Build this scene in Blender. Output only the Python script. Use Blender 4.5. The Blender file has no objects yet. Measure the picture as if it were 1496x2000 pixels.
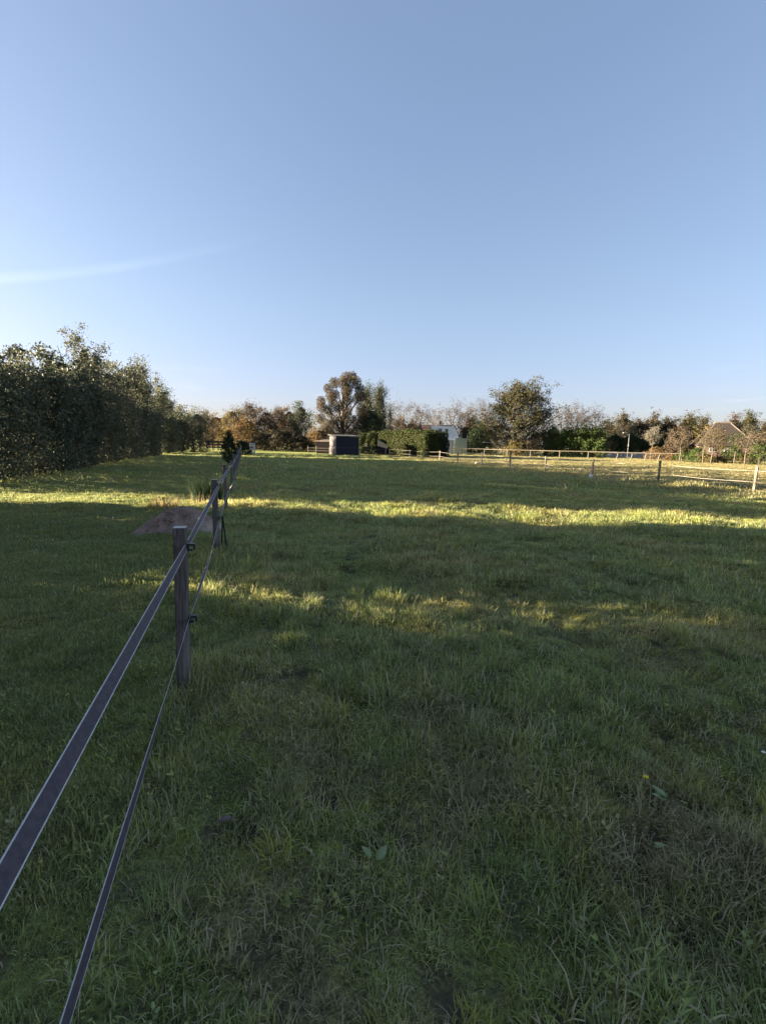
import bpy, math, random
import numpy as np
from mathutils import Vector, Matrix, Quaternion
R = math.radians
S = bpy.context.scene
COL = S.collection

# ------------------------------------------------------------------ camera
CAM_H = 1.61
HEAD, PITCH, ROLL = R(16.6), R(8.41), 0.020        # heading clockwise from +Y (the fence runs along +Y)
FOC = 900.0                                        # focal length in units of a 1496 x 2000 frame
F = Vector((math.sin(HEAD)*math.cos(PITCH), math.cos(HEAD)*math.cos(PITCH), -math.sin(PITCH)))
RT = Vector((math.cos(HEAD), -math.sin(HEAD), 0))
UP = RT.cross(F)
UP2 = UP*math.cos(ROLL) - RT*math.sin(ROLL)
RT2 = RT*math.cos(ROLL) + UP*math.sin(ROLL)
cd = bpy.data.cameras.new('camera'); cam = bpy.data.objects.new('camera', cd); COL.objects.link(cam)
M = Matrix.Identity(4)
for i, v in enumerate((RT2, UP2, -F)):
    for j in range(3): M[j][i] = v[j]
M.translation = (0, 0, CAM_H)
cam.matrix_world = M
cd.sensor_fit = 'VERTICAL'; cd.sensor_height = 36; cd.lens = 36*FOC/2000
cd.clip_start = 0.02; cd.clip_end = 9000
S.camera = cam

# ------------------------------------------------------------------ sky, sun, exposure
SUN_EL, SUN_AZ = R(8.8), R(-66.4)                 # azimuth clockwise from +Y
FLARE_ARC = [(-0.3807, 0.2435), (-0.155, 0.3112), (0.0875, 0.3929)]   # azimuth, elevation of three points of the painted flare arc
SKY_STR, SUN_STR, EXPO = 0.05, 5.0, 3.15
W = bpy.data.worlds.new('World'); S.world = W; W.use_nodes = True
nt = W.node_tree; bg = nt.nodes['Background']
sky = nt.nodes.new('ShaderNodeTexSky'); sky.sky_type = 'NISHITA'; sky.sun_disc = False
sky.sun_elevation = SUN_EL; sky.sun_rotation = SUN_AZ % (2*math.pi)
sky.air_density = 1.0; sky.dust_density = 1.0; sky.ozone_density = 1.6; sky.altitude = 0
def wn(typ, **kw):
    n = nt.nodes.new(typ)
    for k, v in kw.items(): setattr(n, k, v)
    return n
def wmix(fac, a, b, mode='MIX'):
    n = wn('ShaderNodeMix', data_type='RGBA', blend_type=mode)
    for q, v in ((0, fac), (6, a), (7, b)):
        if hasattr(v, 'is_linked'): nt.links.new(v, n.inputs[q])
        else: n.inputs[q].default_value = v
    return n.outputs[2]
def wmap(v, a, b, c=0., d=1.):
    n = wn('ShaderNodeMapRange', interpolation_type='SMOOTHSTEP'); nt.links.new(v, n.inputs[0])
    for q, x in enumerate((a, b, c, d)): n.inputs[q+1].default_value = x
    return n.outputs[0]
def wdot(v, d):
    n = wn('ShaderNodeVectorMath', operation='DOT_PRODUCT'); nt.links.new(v, n.inputs[0]); n.inputs[1].default_value = d; return n.outputs['Value']
def wmul(a, b):
    n = wn('ShaderNodeMath', operation='MULTIPLY')
    for q, v in enumerate((a, b)):
        if hasattr(v, 'is_linked'): nt.links.new(v, n.inputs[q])
        else: n.inputs[q].default_value = v
    return n.outputs[0]
wtc = wn('ShaderNodeTexCoord').outputs['Generated']
wz = wdot(wtc, (0, 0, 1))
wg = wn('ShaderNodeGamma'); wg.inputs[1].default_value = .69; nt.links.new(sky.outputs[0], wg.inputs[0])
c = wmix(1.0, wg.outputs[0], (.815, .835, .985, 1), 'MULTIPLY')                  # white balance of the picture
c = wmix(wmap(wz, .02, .30, 1, 0), c, wmix(1.0, c, (.93, .90, 1.03, 1), 'MULTIPLY'))  # dusky lilac air low down, all round
# faint lens-flare arc painted into the sky: a band along a small circle, broken up by noise
TR = [((math.sin(a)*math.cos(e)), math.cos(a)*math.cos(e), math.sin(e)) for a, e in FLARE_ARC]
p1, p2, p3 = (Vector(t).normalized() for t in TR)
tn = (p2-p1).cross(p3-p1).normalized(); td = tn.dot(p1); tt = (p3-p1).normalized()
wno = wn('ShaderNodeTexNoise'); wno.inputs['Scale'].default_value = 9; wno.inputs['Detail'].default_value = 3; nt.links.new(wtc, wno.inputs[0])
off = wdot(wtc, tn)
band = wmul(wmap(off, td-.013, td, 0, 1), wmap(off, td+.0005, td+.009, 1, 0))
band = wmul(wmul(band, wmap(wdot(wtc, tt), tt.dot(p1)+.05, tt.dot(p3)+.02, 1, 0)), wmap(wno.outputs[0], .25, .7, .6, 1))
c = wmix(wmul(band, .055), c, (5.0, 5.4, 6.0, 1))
# faint wisps low over the horizon
wmp = wn('ShaderNodeMapping'); wmp.inputs['Scale'].default_value = (5, 5, 34); nt.links.new(wtc, wmp.inputs[0])
wn2 = wn('ShaderNodeTexNoise'); wn2.inputs['Scale'].default_value = 1.6; wn2.inputs['Detail'].default_value = 5; nt.links.new(wmp.outputs[0], wn2.inputs[0])
wisp = wmul(wmap(wn2.outputs[0], .56, .76), wmul(wmap(wz, .03, .07), wmap(wz, .10, .16, 1, 0)))
c = wmix(wmul(wisp, .05), c, (5.0, 4.7, 4.8, 1))
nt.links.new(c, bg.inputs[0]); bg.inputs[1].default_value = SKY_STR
ld = bpy.data.lights.new('sun', 'SUN'); ld.energy = SUN_STR; ld.angle = R(0.53); ld.color = (1, .83, .58)
sun = bpy.data.objects.new('sun', ld); COL.objects.link(sun)
SUN_DIR = Vector((math.sin(SUN_AZ)*math.cos(SUN_EL), math.cos(SUN_AZ)*math.cos(SUN_EL), math.sin(SUN_EL)))
sun.rotation_mode = 'QUATERNION'; sun.rotation_quaternion = SUN_DIR.to_track_quat('Z', 'Y')
sun.location = (-30, 20, 30)
S.view_settings.view_transform = 'Standard'; S.view_settings.look = 'None'
S.view_settings.exposure = EXPO; S.view_settings.gamma = 1.0
S.view_settings.use_curve_mapping = False
S.render.engine = 'CYCLES'
S.cycles.max_bounces = 6; S.cycles.diffuse_bounces = 3; S.cycles.transmission_bounces = 4
S.cycles.transparent_max_bounces = 8

# ------------------------------------------------------------------ helpers
def hor(px): return 867 + .02*(px-748)
def at(px, d, h=0.0):
    """point d metres ahead (along the heading) on the bearing px; h above the ground"""
    py = hor(px) + (CAM_H-h)*FOC/d
    v = F*FOC + RT2*(px-748) - UP2*(py-1000)
    fw = v.x*math.sin(HEAD) + v.y*math.cos(HEAD)
    p = v*(d/fw)
    return Vector((p.x, p.y, h + gz(p.x, p.y)))
def hgt(px, top, d): return (hor(px)-top)*d/FOC + CAM_H

_rs = np.random.RandomState(7)
_W = []
for k in range(26):
    wl = [6, 4, 2.6, 1.7, 1.1, .75, .5][k % 7]*_rs.uniform(.8, 1.25)
    a = _rs.uniform(0, 2*math.pi)
    _W.append((math.cos(a)*2*math.pi/wl, math.sin(a)*2*math.pi/wl, _rs.uniform(0, 6.28), .0065*wl**.62, wl))
for k in range(14):
    wl = [.46, .34, .25][k % 3]*_rs.uniform(.8, 1.25); a = _rs.uniform(0, 2*math.pi)
    _W.append((math.cos(a)*2*math.pi/wl, math.sin(a)*2*math.pi/wl, _rs.uniform(0, 6.28), .0050, wl))
def gz(x, y):
    x = np.asarray(x, float); y = np.asarray(y, float)
    z = np.zeros(np.broadcast(x, y).shape)
    r = np.hypot(x-2, y-5)
    for kx, ky, ph, am, wl in _W: z = z + am*np.sin(kx*x+ky*y+ph)*np.clip(1.3-r/(wl*13+5), 0, 1)
    r = np.hypot(x, y)
    lawn = np.clip((-.6-x)/.6, 0, 1)
    z = z*np.clip(1.25-r/70, 0, 1)*(1-.6*lawn)
    return z if z.shape else float(z)

_rh = np.random.RandomState(21)
HOLES = []
for k in range(150):
    r_ = .9+8*_rh.rand()**1.3; a_ = HEAD+_rh.uniform(-.95, .95)
    if math.sin(a_)*r_ > -.1: HOLES.append((math.sin(a_)*r_, math.cos(a_)*r_, _rh.uniform(.035, .085)*(1+r_*.06)))
def dent(x, y):
    x = np.asarray(x, float); y = np.asarray(y, float); z = np.zeros(np.broadcast(x, y).shape)
    for hx, hy, hr in HOLES: z = np.maximum(z, np.exp(-((x-hx)**2+(y-hy)**2*1.4)/(hr*hr)))
    return z
def sock(n, name): return n.inputs[name]
def newmat(name):
    m = bpy.data.materials.new(name); m.use_nodes = True
    t = m.node_tree; return m, t, t.nodes['Principled BSDF']
def N(t, typ, **kw):
    n = t.nodes.new(typ)
    for k, v in kw.items():
        if k.startswith('i_'):
            key = k[2:]; n.inputs[int(key) if key.isdigit() else key].default_value = v
        else: setattr(n, k, v)
    return n
def mixc(t, fac, a, b, mode='MIX'):
    n = t.nodes.new('ShaderNodeMix'); n.data_type = 'RGBA'; n.blend_type = mode
    for s, v in ((n.inputs[0], fac), (n.inputs[6], a), (n.inputs[7], b)):
        if hasattr(v, 'links') or hasattr(v, 'is_linked'): t.links.new(v, s)
        else: s.default_value = v if not isinstance(v, tuple) else (v if len(v) == 4 else (*v, 1))
    return n.outputs[2]
def mapr(t, v, a, b, c=0., d=1.):
    n = t.nodes.new('ShaderNodeMapRange'); t.links.new(v, n.inputs[0])
    for i, x in enumerate((a, b, c, d)): n.inputs[i+1].default_value = x
    return n.outputs[0]
def noise(t, vec, scale, detail=3, rough=.55):
    n = t.nodes.new('ShaderNodeTexNoise'); n.inputs['Scale'].default_value = scale
    n.inputs['Detail'].default_value = detail; n.inputs['Roughness'].default_value = rough
    if vec is not None: t.links.new(vec, n.inputs['Vector'])
    return n.outputs[0]
def math_(t, op, a, b=None):
    n = t.nodes.new('ShaderNodeMath'); n.operation = op
    for i, v in enumerate((a, b)):
        if v is None: continue
        if hasattr(v, 'is_linked'): t.links.new(v, n.inputs[i])
        else: n.inputs[i].default_value = v
    return n.outputs[0]

def surf(name, c1, c2, scale=6, rough=.8, bump=.0, bscale=None, stretch=None, spec=.3, metal=0, detail=5, c3=None):
    """two (or three) tones of one stuff broken up by noise in object space, with fine relief"""
    m, t, p = newmat(name)
    tc = N(t, 'ShaderNodeTexCoord'); vec = tc.outputs['Object']
    if stretch:
        mp = N(t, 'ShaderNodeMapping'); mp.inputs['Scale'].default_value = stretch
        t.links.new(vec, mp.inputs[0]); vec = mp.outputs[0]
    n = noise(t, vec, scale, detail)
    c = mixc(t, mapr(t, n, .35, .65), c1, c2)
    if c3:
        n3 = noise(t, vec, scale*.23, 4)
        c = mixc(t, mapr(t, n3, .52, .7), c, c3)
    t.links.new(c, p.inputs['Base Color'])
    p.inputs['Roughness'].default_value = rough; p.inputs['Specular IOR Level'].default_value = spec
    p.inputs['Metallic'].default_value = metal
    if bump:
        b = N(t, 'ShaderNodeBump'); b.inputs['Strength'].default_value = bump; b.inputs['Distance'].default_value = .01
        t.links.new(noise(t, vec, bscale or scale*3, 6), b.inputs['Height']); t.links.new(b.outputs[0], p.inputs['Normal'])
    return m

def leafmat(name, a, b, c=None, trans=.3, cfrac=.12, rough=.55):
    """leaf tones spread leaf by leaf (face attribute v) and by branch-sized noise"""
    m, t, p = newmat(name)
    at_ = N(t, 'ShaderNodeAttribute'); at_.attribute_name = 'v'
    oi = N(t, 'ShaderNodeObjectInfo')
    geo = N(t, 'ShaderNodeNewGeometry')
    n = noise(t, geo.outputs['Position'], .9, 2)
    f = math_(t, 'ADD', math_(t, 'MULTIPLY', at_.outputs['Fac'], .6), math_(t, 'MULTIPLY', mapr(t, n, .3, .7), .4))
    col = mixc(t, f, a, b)
    if c: col = mixc(t, mapr(t, at_.outputs['Fac'], 1-cfrac, 1-cfrac+.04), col, c)
    tr = N(t, 'ShaderNodeBsdfTranslucent'); t.links.new(col, tr.inputs[0])
    t.links.new(col, p.inputs['Base Color']); p.inputs['Roughness'].default_value = rough
    p.inputs['Specular IOR Level'].default_value = .1
    mx = N(t, 'ShaderNodeMixShader'); mx.inputs[0].default_value = trans
    t.links.new(p.outputs[0], mx.inputs[1]); t.links.new(tr.outputs[0], mx.inputs[2])
    t.links.new(mx.outputs[0], t.nodes['Material Output'].inputs[0])
    return m

class MB:
    def __init__(s): s.v = []; s.f = []; s.mi = []
    def add(s, vs, fs, mi=0):
        o = len(s.v); s.v += [tuple(x) for x in vs]; s.f += [tuple(i+o for i in f) for f in fs]; s.mi += [mi]*len(fs)
    def box(s, c, d, rz=0, mi=0, ch=0.0, top=None, M=None):
        """box centred at c (x,y), standing from c.z - dz/2; ch chamfers its vertical edges"""
        x, y, z = d[0]/2, d[1]/2, d[2]/2
        if ch: ring = [(-x+ch, -y), (x-ch, -y), (x, -y+ch), (x, y-ch), (x-ch, y), (-x+ch, y), (-x, y-ch), (-x, -y+ch)]
        else: ring = [(-x, -y), (x, -y), (x, y), (-x, y)]
        n = len(ring); vs = []
        for zz in (-z, z): vs += [(a, b, zz) for a, b in ring]
        if M is None: M = Matrix.Translation(c) @ Matrix.Rotation(rz, 4, 'Z')
        vs = [M @ Vector(v) for v in vs]
        fs = [(i, (i+1) % n, n+(i+1) % n, n+i) for i in range(n)]
        s.add(vs, fs + [tuple(range(n-1, -1, -1))], mi)
        s.add([], [], mi)
        o = len(s.v)-2*n
        s.f.append(tuple(o+n+i for i in range(n))); s.mi.append(mi if top is None else top)
    def bar(s, a, b, w, h, mi=0):
        a, b = Vector(a), Vector(b); d = b-a; L = d.length
        q = d.to_track_quat('X', 'Z').to_matrix().to_4x4()
        s.box(None, (L, w, h), mi=mi, M=Matrix.Translation((a+b)/2) @ q)
    def tube(s, pts, rad, n=6, mi=0, cap=True):
        pts = [Vector(p) for p in pts]
        if not hasattr(rad, '__len__'): rad = [rad]*len(pts)
        vs = []; pd = None
        for i, p in enumerate(pts):
            d = (pts[min(i+1, len(pts)-1)] - pts[max(i-1, 0)])
            d = d.normalized() if d.length > 1e-9 else Vector((0, 0, 1))
            u = d.orthogonal().normalized() if pd is None else (pd - d*pd.dot(d)).normalized()
            pd = u; w = d.cross(u)
            for k in range(n):
                a = 2*math.pi*k/n; vs.append(p + (u*math.cos(a)+w*math.sin(a))*rad[i])
        fs = [(i*n+k, i*n+(k+1) % n, (i+1)*n+(k+1) % n, (i+1)*n+k) for i in range(len(pts)-1) for k in range(n)]
        if cap: fs += [tuple(range(n-1, -1, -1)), tuple((len(pts)-1)*n+k for k in range(n))]
        s.add(vs, fs, mi)
    def mesh(s, name, mats, smooth=False):
        me = bpy.data.meshes.new(name); me.from_pydata(s.v, [], s.f)
        for m in (mats if isinstance(mats, (list, tuple)) else [mats]): me.materials.append(m)
        me.polygons.foreach_set('material_index', s.mi)
        if smooth: me.polygons.foreach_set('use_smooth', [True]*len(s.f))
        me.update(); return me
    def build(s, name, mats, parent=None, smooth=False, loc=None):
        return link(name, s.mesh(name, mats, smooth), parent, loc)
def link(name, me, parent=None, loc=None):
    o = bpy.data.objects.new(name, me); COL.objects.link(o)
    if parent is not None: o.parent = parent
    if loc is not None: o.location = loc
    return o
def tag(o, label=None, cat=None, group=None, kind=None):
    for k, v in (('label', label), ('category', cat), ('group', group), ('kind', kind)):
        if v: o[k] = v
    return o
def empty(name, loc, rz=0):
    o = bpy.data.objects.new(name, None); COL.objects.link(o); o.location = loc; o.rotation_euler = (0, 0, rz)
    o.empty_display_size = .3; return o

def quadmesh(name, V, mat, vals=None):
    """V: (n,4,3) array of quads -> one mesh, with a face attribute v"""
    n = len(V); me = bpy.data.meshes.new(name)
    me.vertices.add(4*n); me.vertices.foreach_set('co', V.reshape(-1).astype(np.float32))
    me.loops.add(4*n); me.loops.foreach_set('vertex_index', np.arange(4*n, dtype=np.int32))
    me.polygons.add(n); me.polygons.foreach_set('loop_start', np.arange(0, 4*n, 4, dtype=np.int32))
    me.polygons.foreach_set('loop_total', np.full(n, 4, dtype=np.int32))
    if vals is not None:
        a = me.attributes.new('v', 'FLOAT', 'FACE'); a.data.foreach_set('value', vals.astype(np.float32))
    me.materials.append(mat); me.update(calc_edges=True); return me

def leaves(rs, P, size, asp=.55, up=.0):
    """leaf quads (kite shaped) at points P, random facing"""
    n = len(P)
    a = rs.normal(size=(n, 3)); a[:, 2] += up; a /= np.linalg.norm(a, axis=1)[:, None]
    b = rs.normal(size=(n, 3)); b -= a*(a*b).sum(1)[:, None]; b /= np.linalg.norm(b, axis=1)[:, None]
    L = size*rs.uniform(.6, 1.35, n)[:, None]
    return np.stack([P-a*L*.5, P+b*L*asp*.5-a*L*.05, P+a*L*.5, P-b*L*asp*.5-a*L*.05], 1)

ENV = {
 'round':  lambda t: np.sqrt(np.clip(1-(2*t-1)**2, 0, 1))*.95+.05*(1-t),
 'dome':   lambda t: np.clip(1-t**2.6, 0, 1)**.6,
 'hedge':  lambda t: np.where(t < .74, .92-.12*np.abs(t-.3), .85*np.clip(1-((t-.74)/.26)**1.6, 0, 1)+.04),
 'column': lambda t: np.clip(np.minimum(t*5, 1), .25, 1)*np.clip(1-t**3, 0, 1)**.7,
 'cone':   lambda t: np.clip(1-t, 0, 1)**.8*.95+.03,
 'vase':   lambda t: np.clip(.28+1.15*t, 0, 1)*np.sqrt(np.clip(1-((t-.62)/.4).clip(0, 1)**2, 0, 1)),
}
def make_tree(name, label, cat, loc, h, w, env, leaf_mat, bark, n_leaf, leaf, seed, trunk=.15, limbs=14, subs=3, blob=.09,
              fill=.3, group=None, trunk_r=None, lean=(0, 0), twig=0, asp=.55, stems=1, depth=None, dense=None):
    rs = np.random.RandomState(seed); wd = depth or w
    e = ENV[env]; mb = MB(); tips = []; zd = .8
    if dense:
        zd = min(.93, dense/h)
        def e(t):
            t = np.asarray(t, float)
            top = (.46 if h > dense+1 else .8)*np.clip(1-((t-zd)/(1-zd)).clip(0, 1)**1.5, 0, 1)+.04
            return np.where(t < zd, .92-.10*np.abs(t/zd-.4), top)
    tr = trunk_r or max(.04, h*.018)
    for s_ in range(stems):
        sp = w*.18 if stems > 1 else 0
        base = Vector((rs.uniform(-1, 1)*sp, rs.uniform(-1, 1)*sp*wd/w, 0))
        topz = h*(.93 if s_ == 0 else rs.uniform(.6, .9))
        tp = [Vector((base.x*(1+1.2*t)+lean[0]*t*t+rs.normal()*.012*h*(0 < t), base.y*(1+1.2*t)+lean[1]*t*t+rs.normal()*.012*h*(0 < t), topz*t-.1*(t == 0)))
              for t in (0, .12, .3, .5, .7, .86, 1)]
        mb.tube(tp, [tr*1.25, tr, tr*.85, tr*.66, tr*.45, tr*.28, tr*.1], 7)
        def along(t):
            t = min(max(t, 0), .999)*6; i = int(t)
            ts = [0, .12, .3, .5, .7, .86, 1]
            return tp[i].lerp(tp[i+1], t-i), ts[i]+(ts[i+1]-ts[i])*(t-i)
        nl = max(3, limbs//stems)
        for k in range(nl):
            u = (k+.5)/nl
            p0, t0 = along(.08+trunk*.9+(.9-trunk)*u*.95)
            z0 = p0.z/h
            t1 = min(.985, z0 + (.10+.22*rs.rand())*(1-z0*.5))
            az = k*2.4+rs.uniform(-.5, .5)+s_*1.1
            te = (t1-trunk)/(1-trunk) if t1 > trunk else 0
            r1 = float(e(np.array(max(te, 0.02))))*rs.uniform(.72, 1.0)
            p3 = Vector((p0.x*.35+math.cos(az)*r1*w/2, p0.y*.35+math.sin(az)*r1*wd/2, t1*h))
            m1 = p0.lerp(p3, .35)+Vector((0, 0, -.02*h)); m2 = p0.lerp(p3, .7)+Vector((rs.normal()*.03*w, rs.normal()*.03*w, .01*h))
            r0 = tr*(1-.75*z0)*.5
            mb.tube([p0, m1, m2, p3], [r0, r0*.7, r0*.42, r0*.12], 5, cap=False)
            tips += [p3, m2.lerp(p3, .5), m2]
            for q in range(subs):
                f = .35+.6*(q+rs.rand())/subs
                b0 = p0.lerp(p3, f)
                d = (p3-p0)*rs.uniform(.25, .45)+Vector((rs.normal()*.10*w, rs.normal()*.10*wd, abs(rs.normal())*.06*h+.01*h))
                b1 = b0+d*.55+Vector((0, 0, .005*h)); b2 = b0+d
                mb.tube([b0, b1, b2], [r0*.4, r0*.26, r0*.07], 4, cap=False)
                tips += [b2, b1]
                for g in range(twig):
                    c0 = b0.lerp(b2, rs.uniform(.3, 1)); c1 = c0+Vector((rs.normal()*.05*w, rs.normal()*.05*wd, abs(rs.normal())*.05*h+.015*h))
                    mb.tube([c0, c1], [r0*.16, r0*.05], 3, cap=False); tips.append(c1)
    T = np.array([tuple(t) for t in tips])
    nf = int(n_leaf*fill); nc = n_leaf-nf
    ci = rs.randint(0, len(T), nc)
    br = blob*h*rs.uniform(.45, 1.3, len(T))
    P = T[ci]+rs.normal(size=(nc, 3))*br[ci][:, None]*np.array([1, wd/w, .8])*.6
    if nf:
        t = rs.rand(nf)**(1.15 if env == 'hedge' else .9); a = rs.rand(nf)*6.283
        if dense: t = np.where(rs.rand(nf) < (.90 if h > dense+1 else .97), rs.rand(nf)*zd, zd+(1-zd)*rs.rand(nf)**1.5)
        # lumps: vary the envelope radius with direction so the outline is uneven
        lump = 1+.16*np.sin(a*3+t*7+seed)+.12*np.sin(a*7-t*11+seed*2)
        r = e(t)*np.sqrt(rs.rand(nf))**.75*lump
        Q = np.stack([np.cos(a)*r*w/2, np.sin(a)*r*wd/2, (trunk+(1-trunk)*t*.92)*h], 1)
        Q[:, 0] += lean[0]*t*t; Q[:, 1] += lean[1]*t*t
        P = np.concatenate([P, Q])
    P[:, 2] = np.maximum(P[:, 2], .04)
    V = leaves(rs, P, leaf, asp)
    root = empty(name, loc)
    tag(root, label, cat, group)
    mb.build('trunk', bark, root, smooth=True)
    link('crown', quadmesh('crown', V, leaf_mat, rs.rand(len(V))), root)
    return root
def copy_thing(root, loc, rz, label, sc=None):
    r = root.copy(); COL.objects.link(r); r.location = loc; r.rotation_euler = (0, 0, rz); r['label'] = label
    if sc: r.scale = sc
    for c in root.children:
        d = c.copy(); COL.objects.link(d); d.parent = r
    return r

# ------------------------------------------------------------------ grass and ground colours (shared)
def grass_colour(t, soil=False):
    geo = N(t, 'ShaderNodeNewGeometry'); pos = geo.outputs['Position']
    sx = N(t, 'ShaderNodeSeparateXYZ'); t.links.new(pos, sx.inputs[0])
    X, Y = sx.outputs[0], sx.outputs[1]
    nA = noise(t, pos, .55, 4); nB = noise(t, pos, 2.6, 4); nC = noise(t, pos, .16, 3)
    green = mixc(t, mapr(t, nB, .3, .7), (0.185, 0.238, 0.053, 1), (0.296, 0.346, 0.084, 1))
    olive = mixc(t, mapr(t, nB, .3, .7), (0.285, 0.264, 0.068, 1), (0.392, 0.348, 0.099, 1))
    c = mixc(t, mapr(t, nA, .46, .68), green, olive)
    # trodden, thatchy patches: most of them where the animals stand by the gate end, fewer further out
    worn = math_(t, 'MULTIPLY', mapr(t, noise(t, pos, 1.25, 5), .46, .64), mapr(t, Y, 1.4, 3.4, .65, .22))
    c = mixc(t, worn, c, (.265, .205, .125, 1))
    # mown strip along the hedge
    lawn = mixc(t, mapr(t, nA, .35, .65), (0.201, 0.238, 0.067, 1), (0.270, 0.283, 0.083, 1))
    wob = math_(t, 'MULTIPLY', math_(t, 'SUBTRACT', nA, .5), 2.2)
    xl = math_(t, 'ADD', X, wob)
    c = mixc(t, mapr(t, xl, -.3, -1.3), c, lawn)
    # grazed dry field beyond the rope fence
    dry = mixc(t, mapr(t, nC, .35, .65), (0.319, 0.267, 0.107, 1), (0.267, 0.257, 0.087, 1))
    dry = mixc(t, math_(t, 'MULTIPLY', mapr(t, nA, .5, .7), .5), dry, (0.357, 0.296, 0.135, 1))
    c = mixc(t, mapr(t, xl, 18.4, 19.6), c, dry)
    verge = mixc(t, mapr(t, nB, .35, .65), (0.241, 0.235, 0.072, 1), (0.311, 0.276, 0.100, 1))
    vg = math_(t, 'MULTIPLY', mapr(t, xl, 15.2, 17.0), mapr(t, xl, 19.4, 18.4))
    c = mixc(t, vg, c, verge)
    return pos, c

def mat_ground():
    m, t, p = newmat('ground_turf')
    pos, c = grass_colour(t)
    n = noise(t, pos, 7, 6, .65)
    c = mixc(t, mapr(t, n, .42, .60, 0, .7), c, (.085, .068, .052, 1))
    n9 = noise(t, pos, 55, 5, .7)
    c = mixc(t, mapr(t, n9, .35, .62, .85, 0), c, (.030, .026, .020, 1))
    far = N(t, 'ShaderNodeVectorMath', operation='LENGTH'); t.links.new(pos, far.inputs[0])
    pos2, c2 = grass_colour(t)
    c = mixc(t, mapr(t, far.outputs['Value'], 30, 80), c, c2)
    sa = N(t, 'ShaderNodeAttribute'); sa.attribute_name = 'soil'
    c = mixc(t, mapr(t, sa.outputs['Fac'], .15, .6, 0, .85), c, (.060, .046, .036, 1))
    t.links.new(c, p.inputs['Base Color']); p.inputs['Roughness'].default_value = .95
    p.inputs['Specular IOR Level'].default_value = .1
    b = N(t, 'ShaderNodeBump'); b.inputs['Strength'].default_value = .8; b.inputs['Distance'].default_value = .05
    t.links.new(noise(t, pos, 14, 6, .7), b.inputs['Height']); t.links.new(b.outputs[0], p.inputs['Normal'])
    return m
def mat_grass():
    m, t, p = newmat('grass_blades')
    pos, c = grass_colour(t)
    a = N(t, 'ShaderNodeAttribute'); a.attribute_name = 'v'
    oi = N(t, 'ShaderNodeObjectInfo')
    hs = N(t, 'ShaderNodeHueSaturation')
    t.links.new(c, hs.inputs['Color'])
    t.links.new(mapr(t, a.outputs['Fac'], 0, 1, .50, 1.85), hs.inputs['Value'])
    t.links.new(mapr(t, oi.outputs['Random'], 0, 1, .485, .512), hs.inputs['Hue'])
    t.links.new(mapr(t, oi.outputs['Random'], 0, 1, 1.0, .76), hs.inputs['Saturation'])
    c = mixc(t, mapr(t, a.outputs['Fac'], .93, .96), hs.outputs[0], (.52, .44, .30, 1))
    t.links.new(c, p.inputs['Base Color']); p.inputs['Roughness'].default_value = .55
    p.inputs['Specular IOR Level'].default_value = .12
    tr = N(t, 'ShaderNodeBsdfTranslucent'); t.links.new(c, tr.inputs[0])
    mx = N(t, 'ShaderNodeMixShader'); mx.inputs[0].default_value = .42
    t.links.new(p.outputs[0], mx.inputs[1]); t.links.new(tr.outputs[0], mx.inputs[2])
    t.links.new(mx.outputs[0], t.nodes['Material Output'].inputs[0])
    return m
MG = mat_ground(); MGR = mat_grass()

# ------------------------------------------------------------------ ground sheet out to the horizon
def ground():
    near = np.arange(0, 8.01, .085); st = [near[-1]]; d = .085
    while st[-1] < 3300: d *= 1.065; st.append(st[-1]+d)
    half = np.concatenate([near, st[1:]]); c = np.concatenate([-half[:0:-1], half])
    X, Y = np.meshgrid(c+2, c+5)
    Z = gz(X, Y); n = len(c); DN = dent(X, Y); Z = Z-.035*DN
    co = np.stack([X, Y, Z], 2).reshape(-1, 3)
    i = np.arange(n*n).reshape(n, n)
    q = np.stack([i[:-1, :-1], i[:-1, 1:], i[1:, 1:], i[1:, :-1]], 2).reshape(-1, 4)
    me = bpy.data.meshes.new('ground'); me.vertices.add(n*n); me.vertices.foreach_set('co', co.reshape(-1).astype(np.float32))
    k = len(q); me.loops.add(4*k); me.loops.foreach_set('vertex_index', q.reshape(-1).astype(np.int32))
    me.polygons.add(k); me.polygons.foreach_set('loop_start', np.arange(0, 4*k, 4, dtype=np.int32)); me.polygons.foreach_set('loop_total', np.full(k, 4, dtype=np.int32))
    me.polygons.foreach_set('use_smooth', [True]*k)
    me.attributes.new('soil', 'FLOAT', 'POINT').data.foreach_set('value', DN.reshape(-1).astype(np.float32))
    me.materials.append(MG); me.update(calc_edges=True)
    tag(link('ground', me), kind='structure')
ground()

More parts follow.
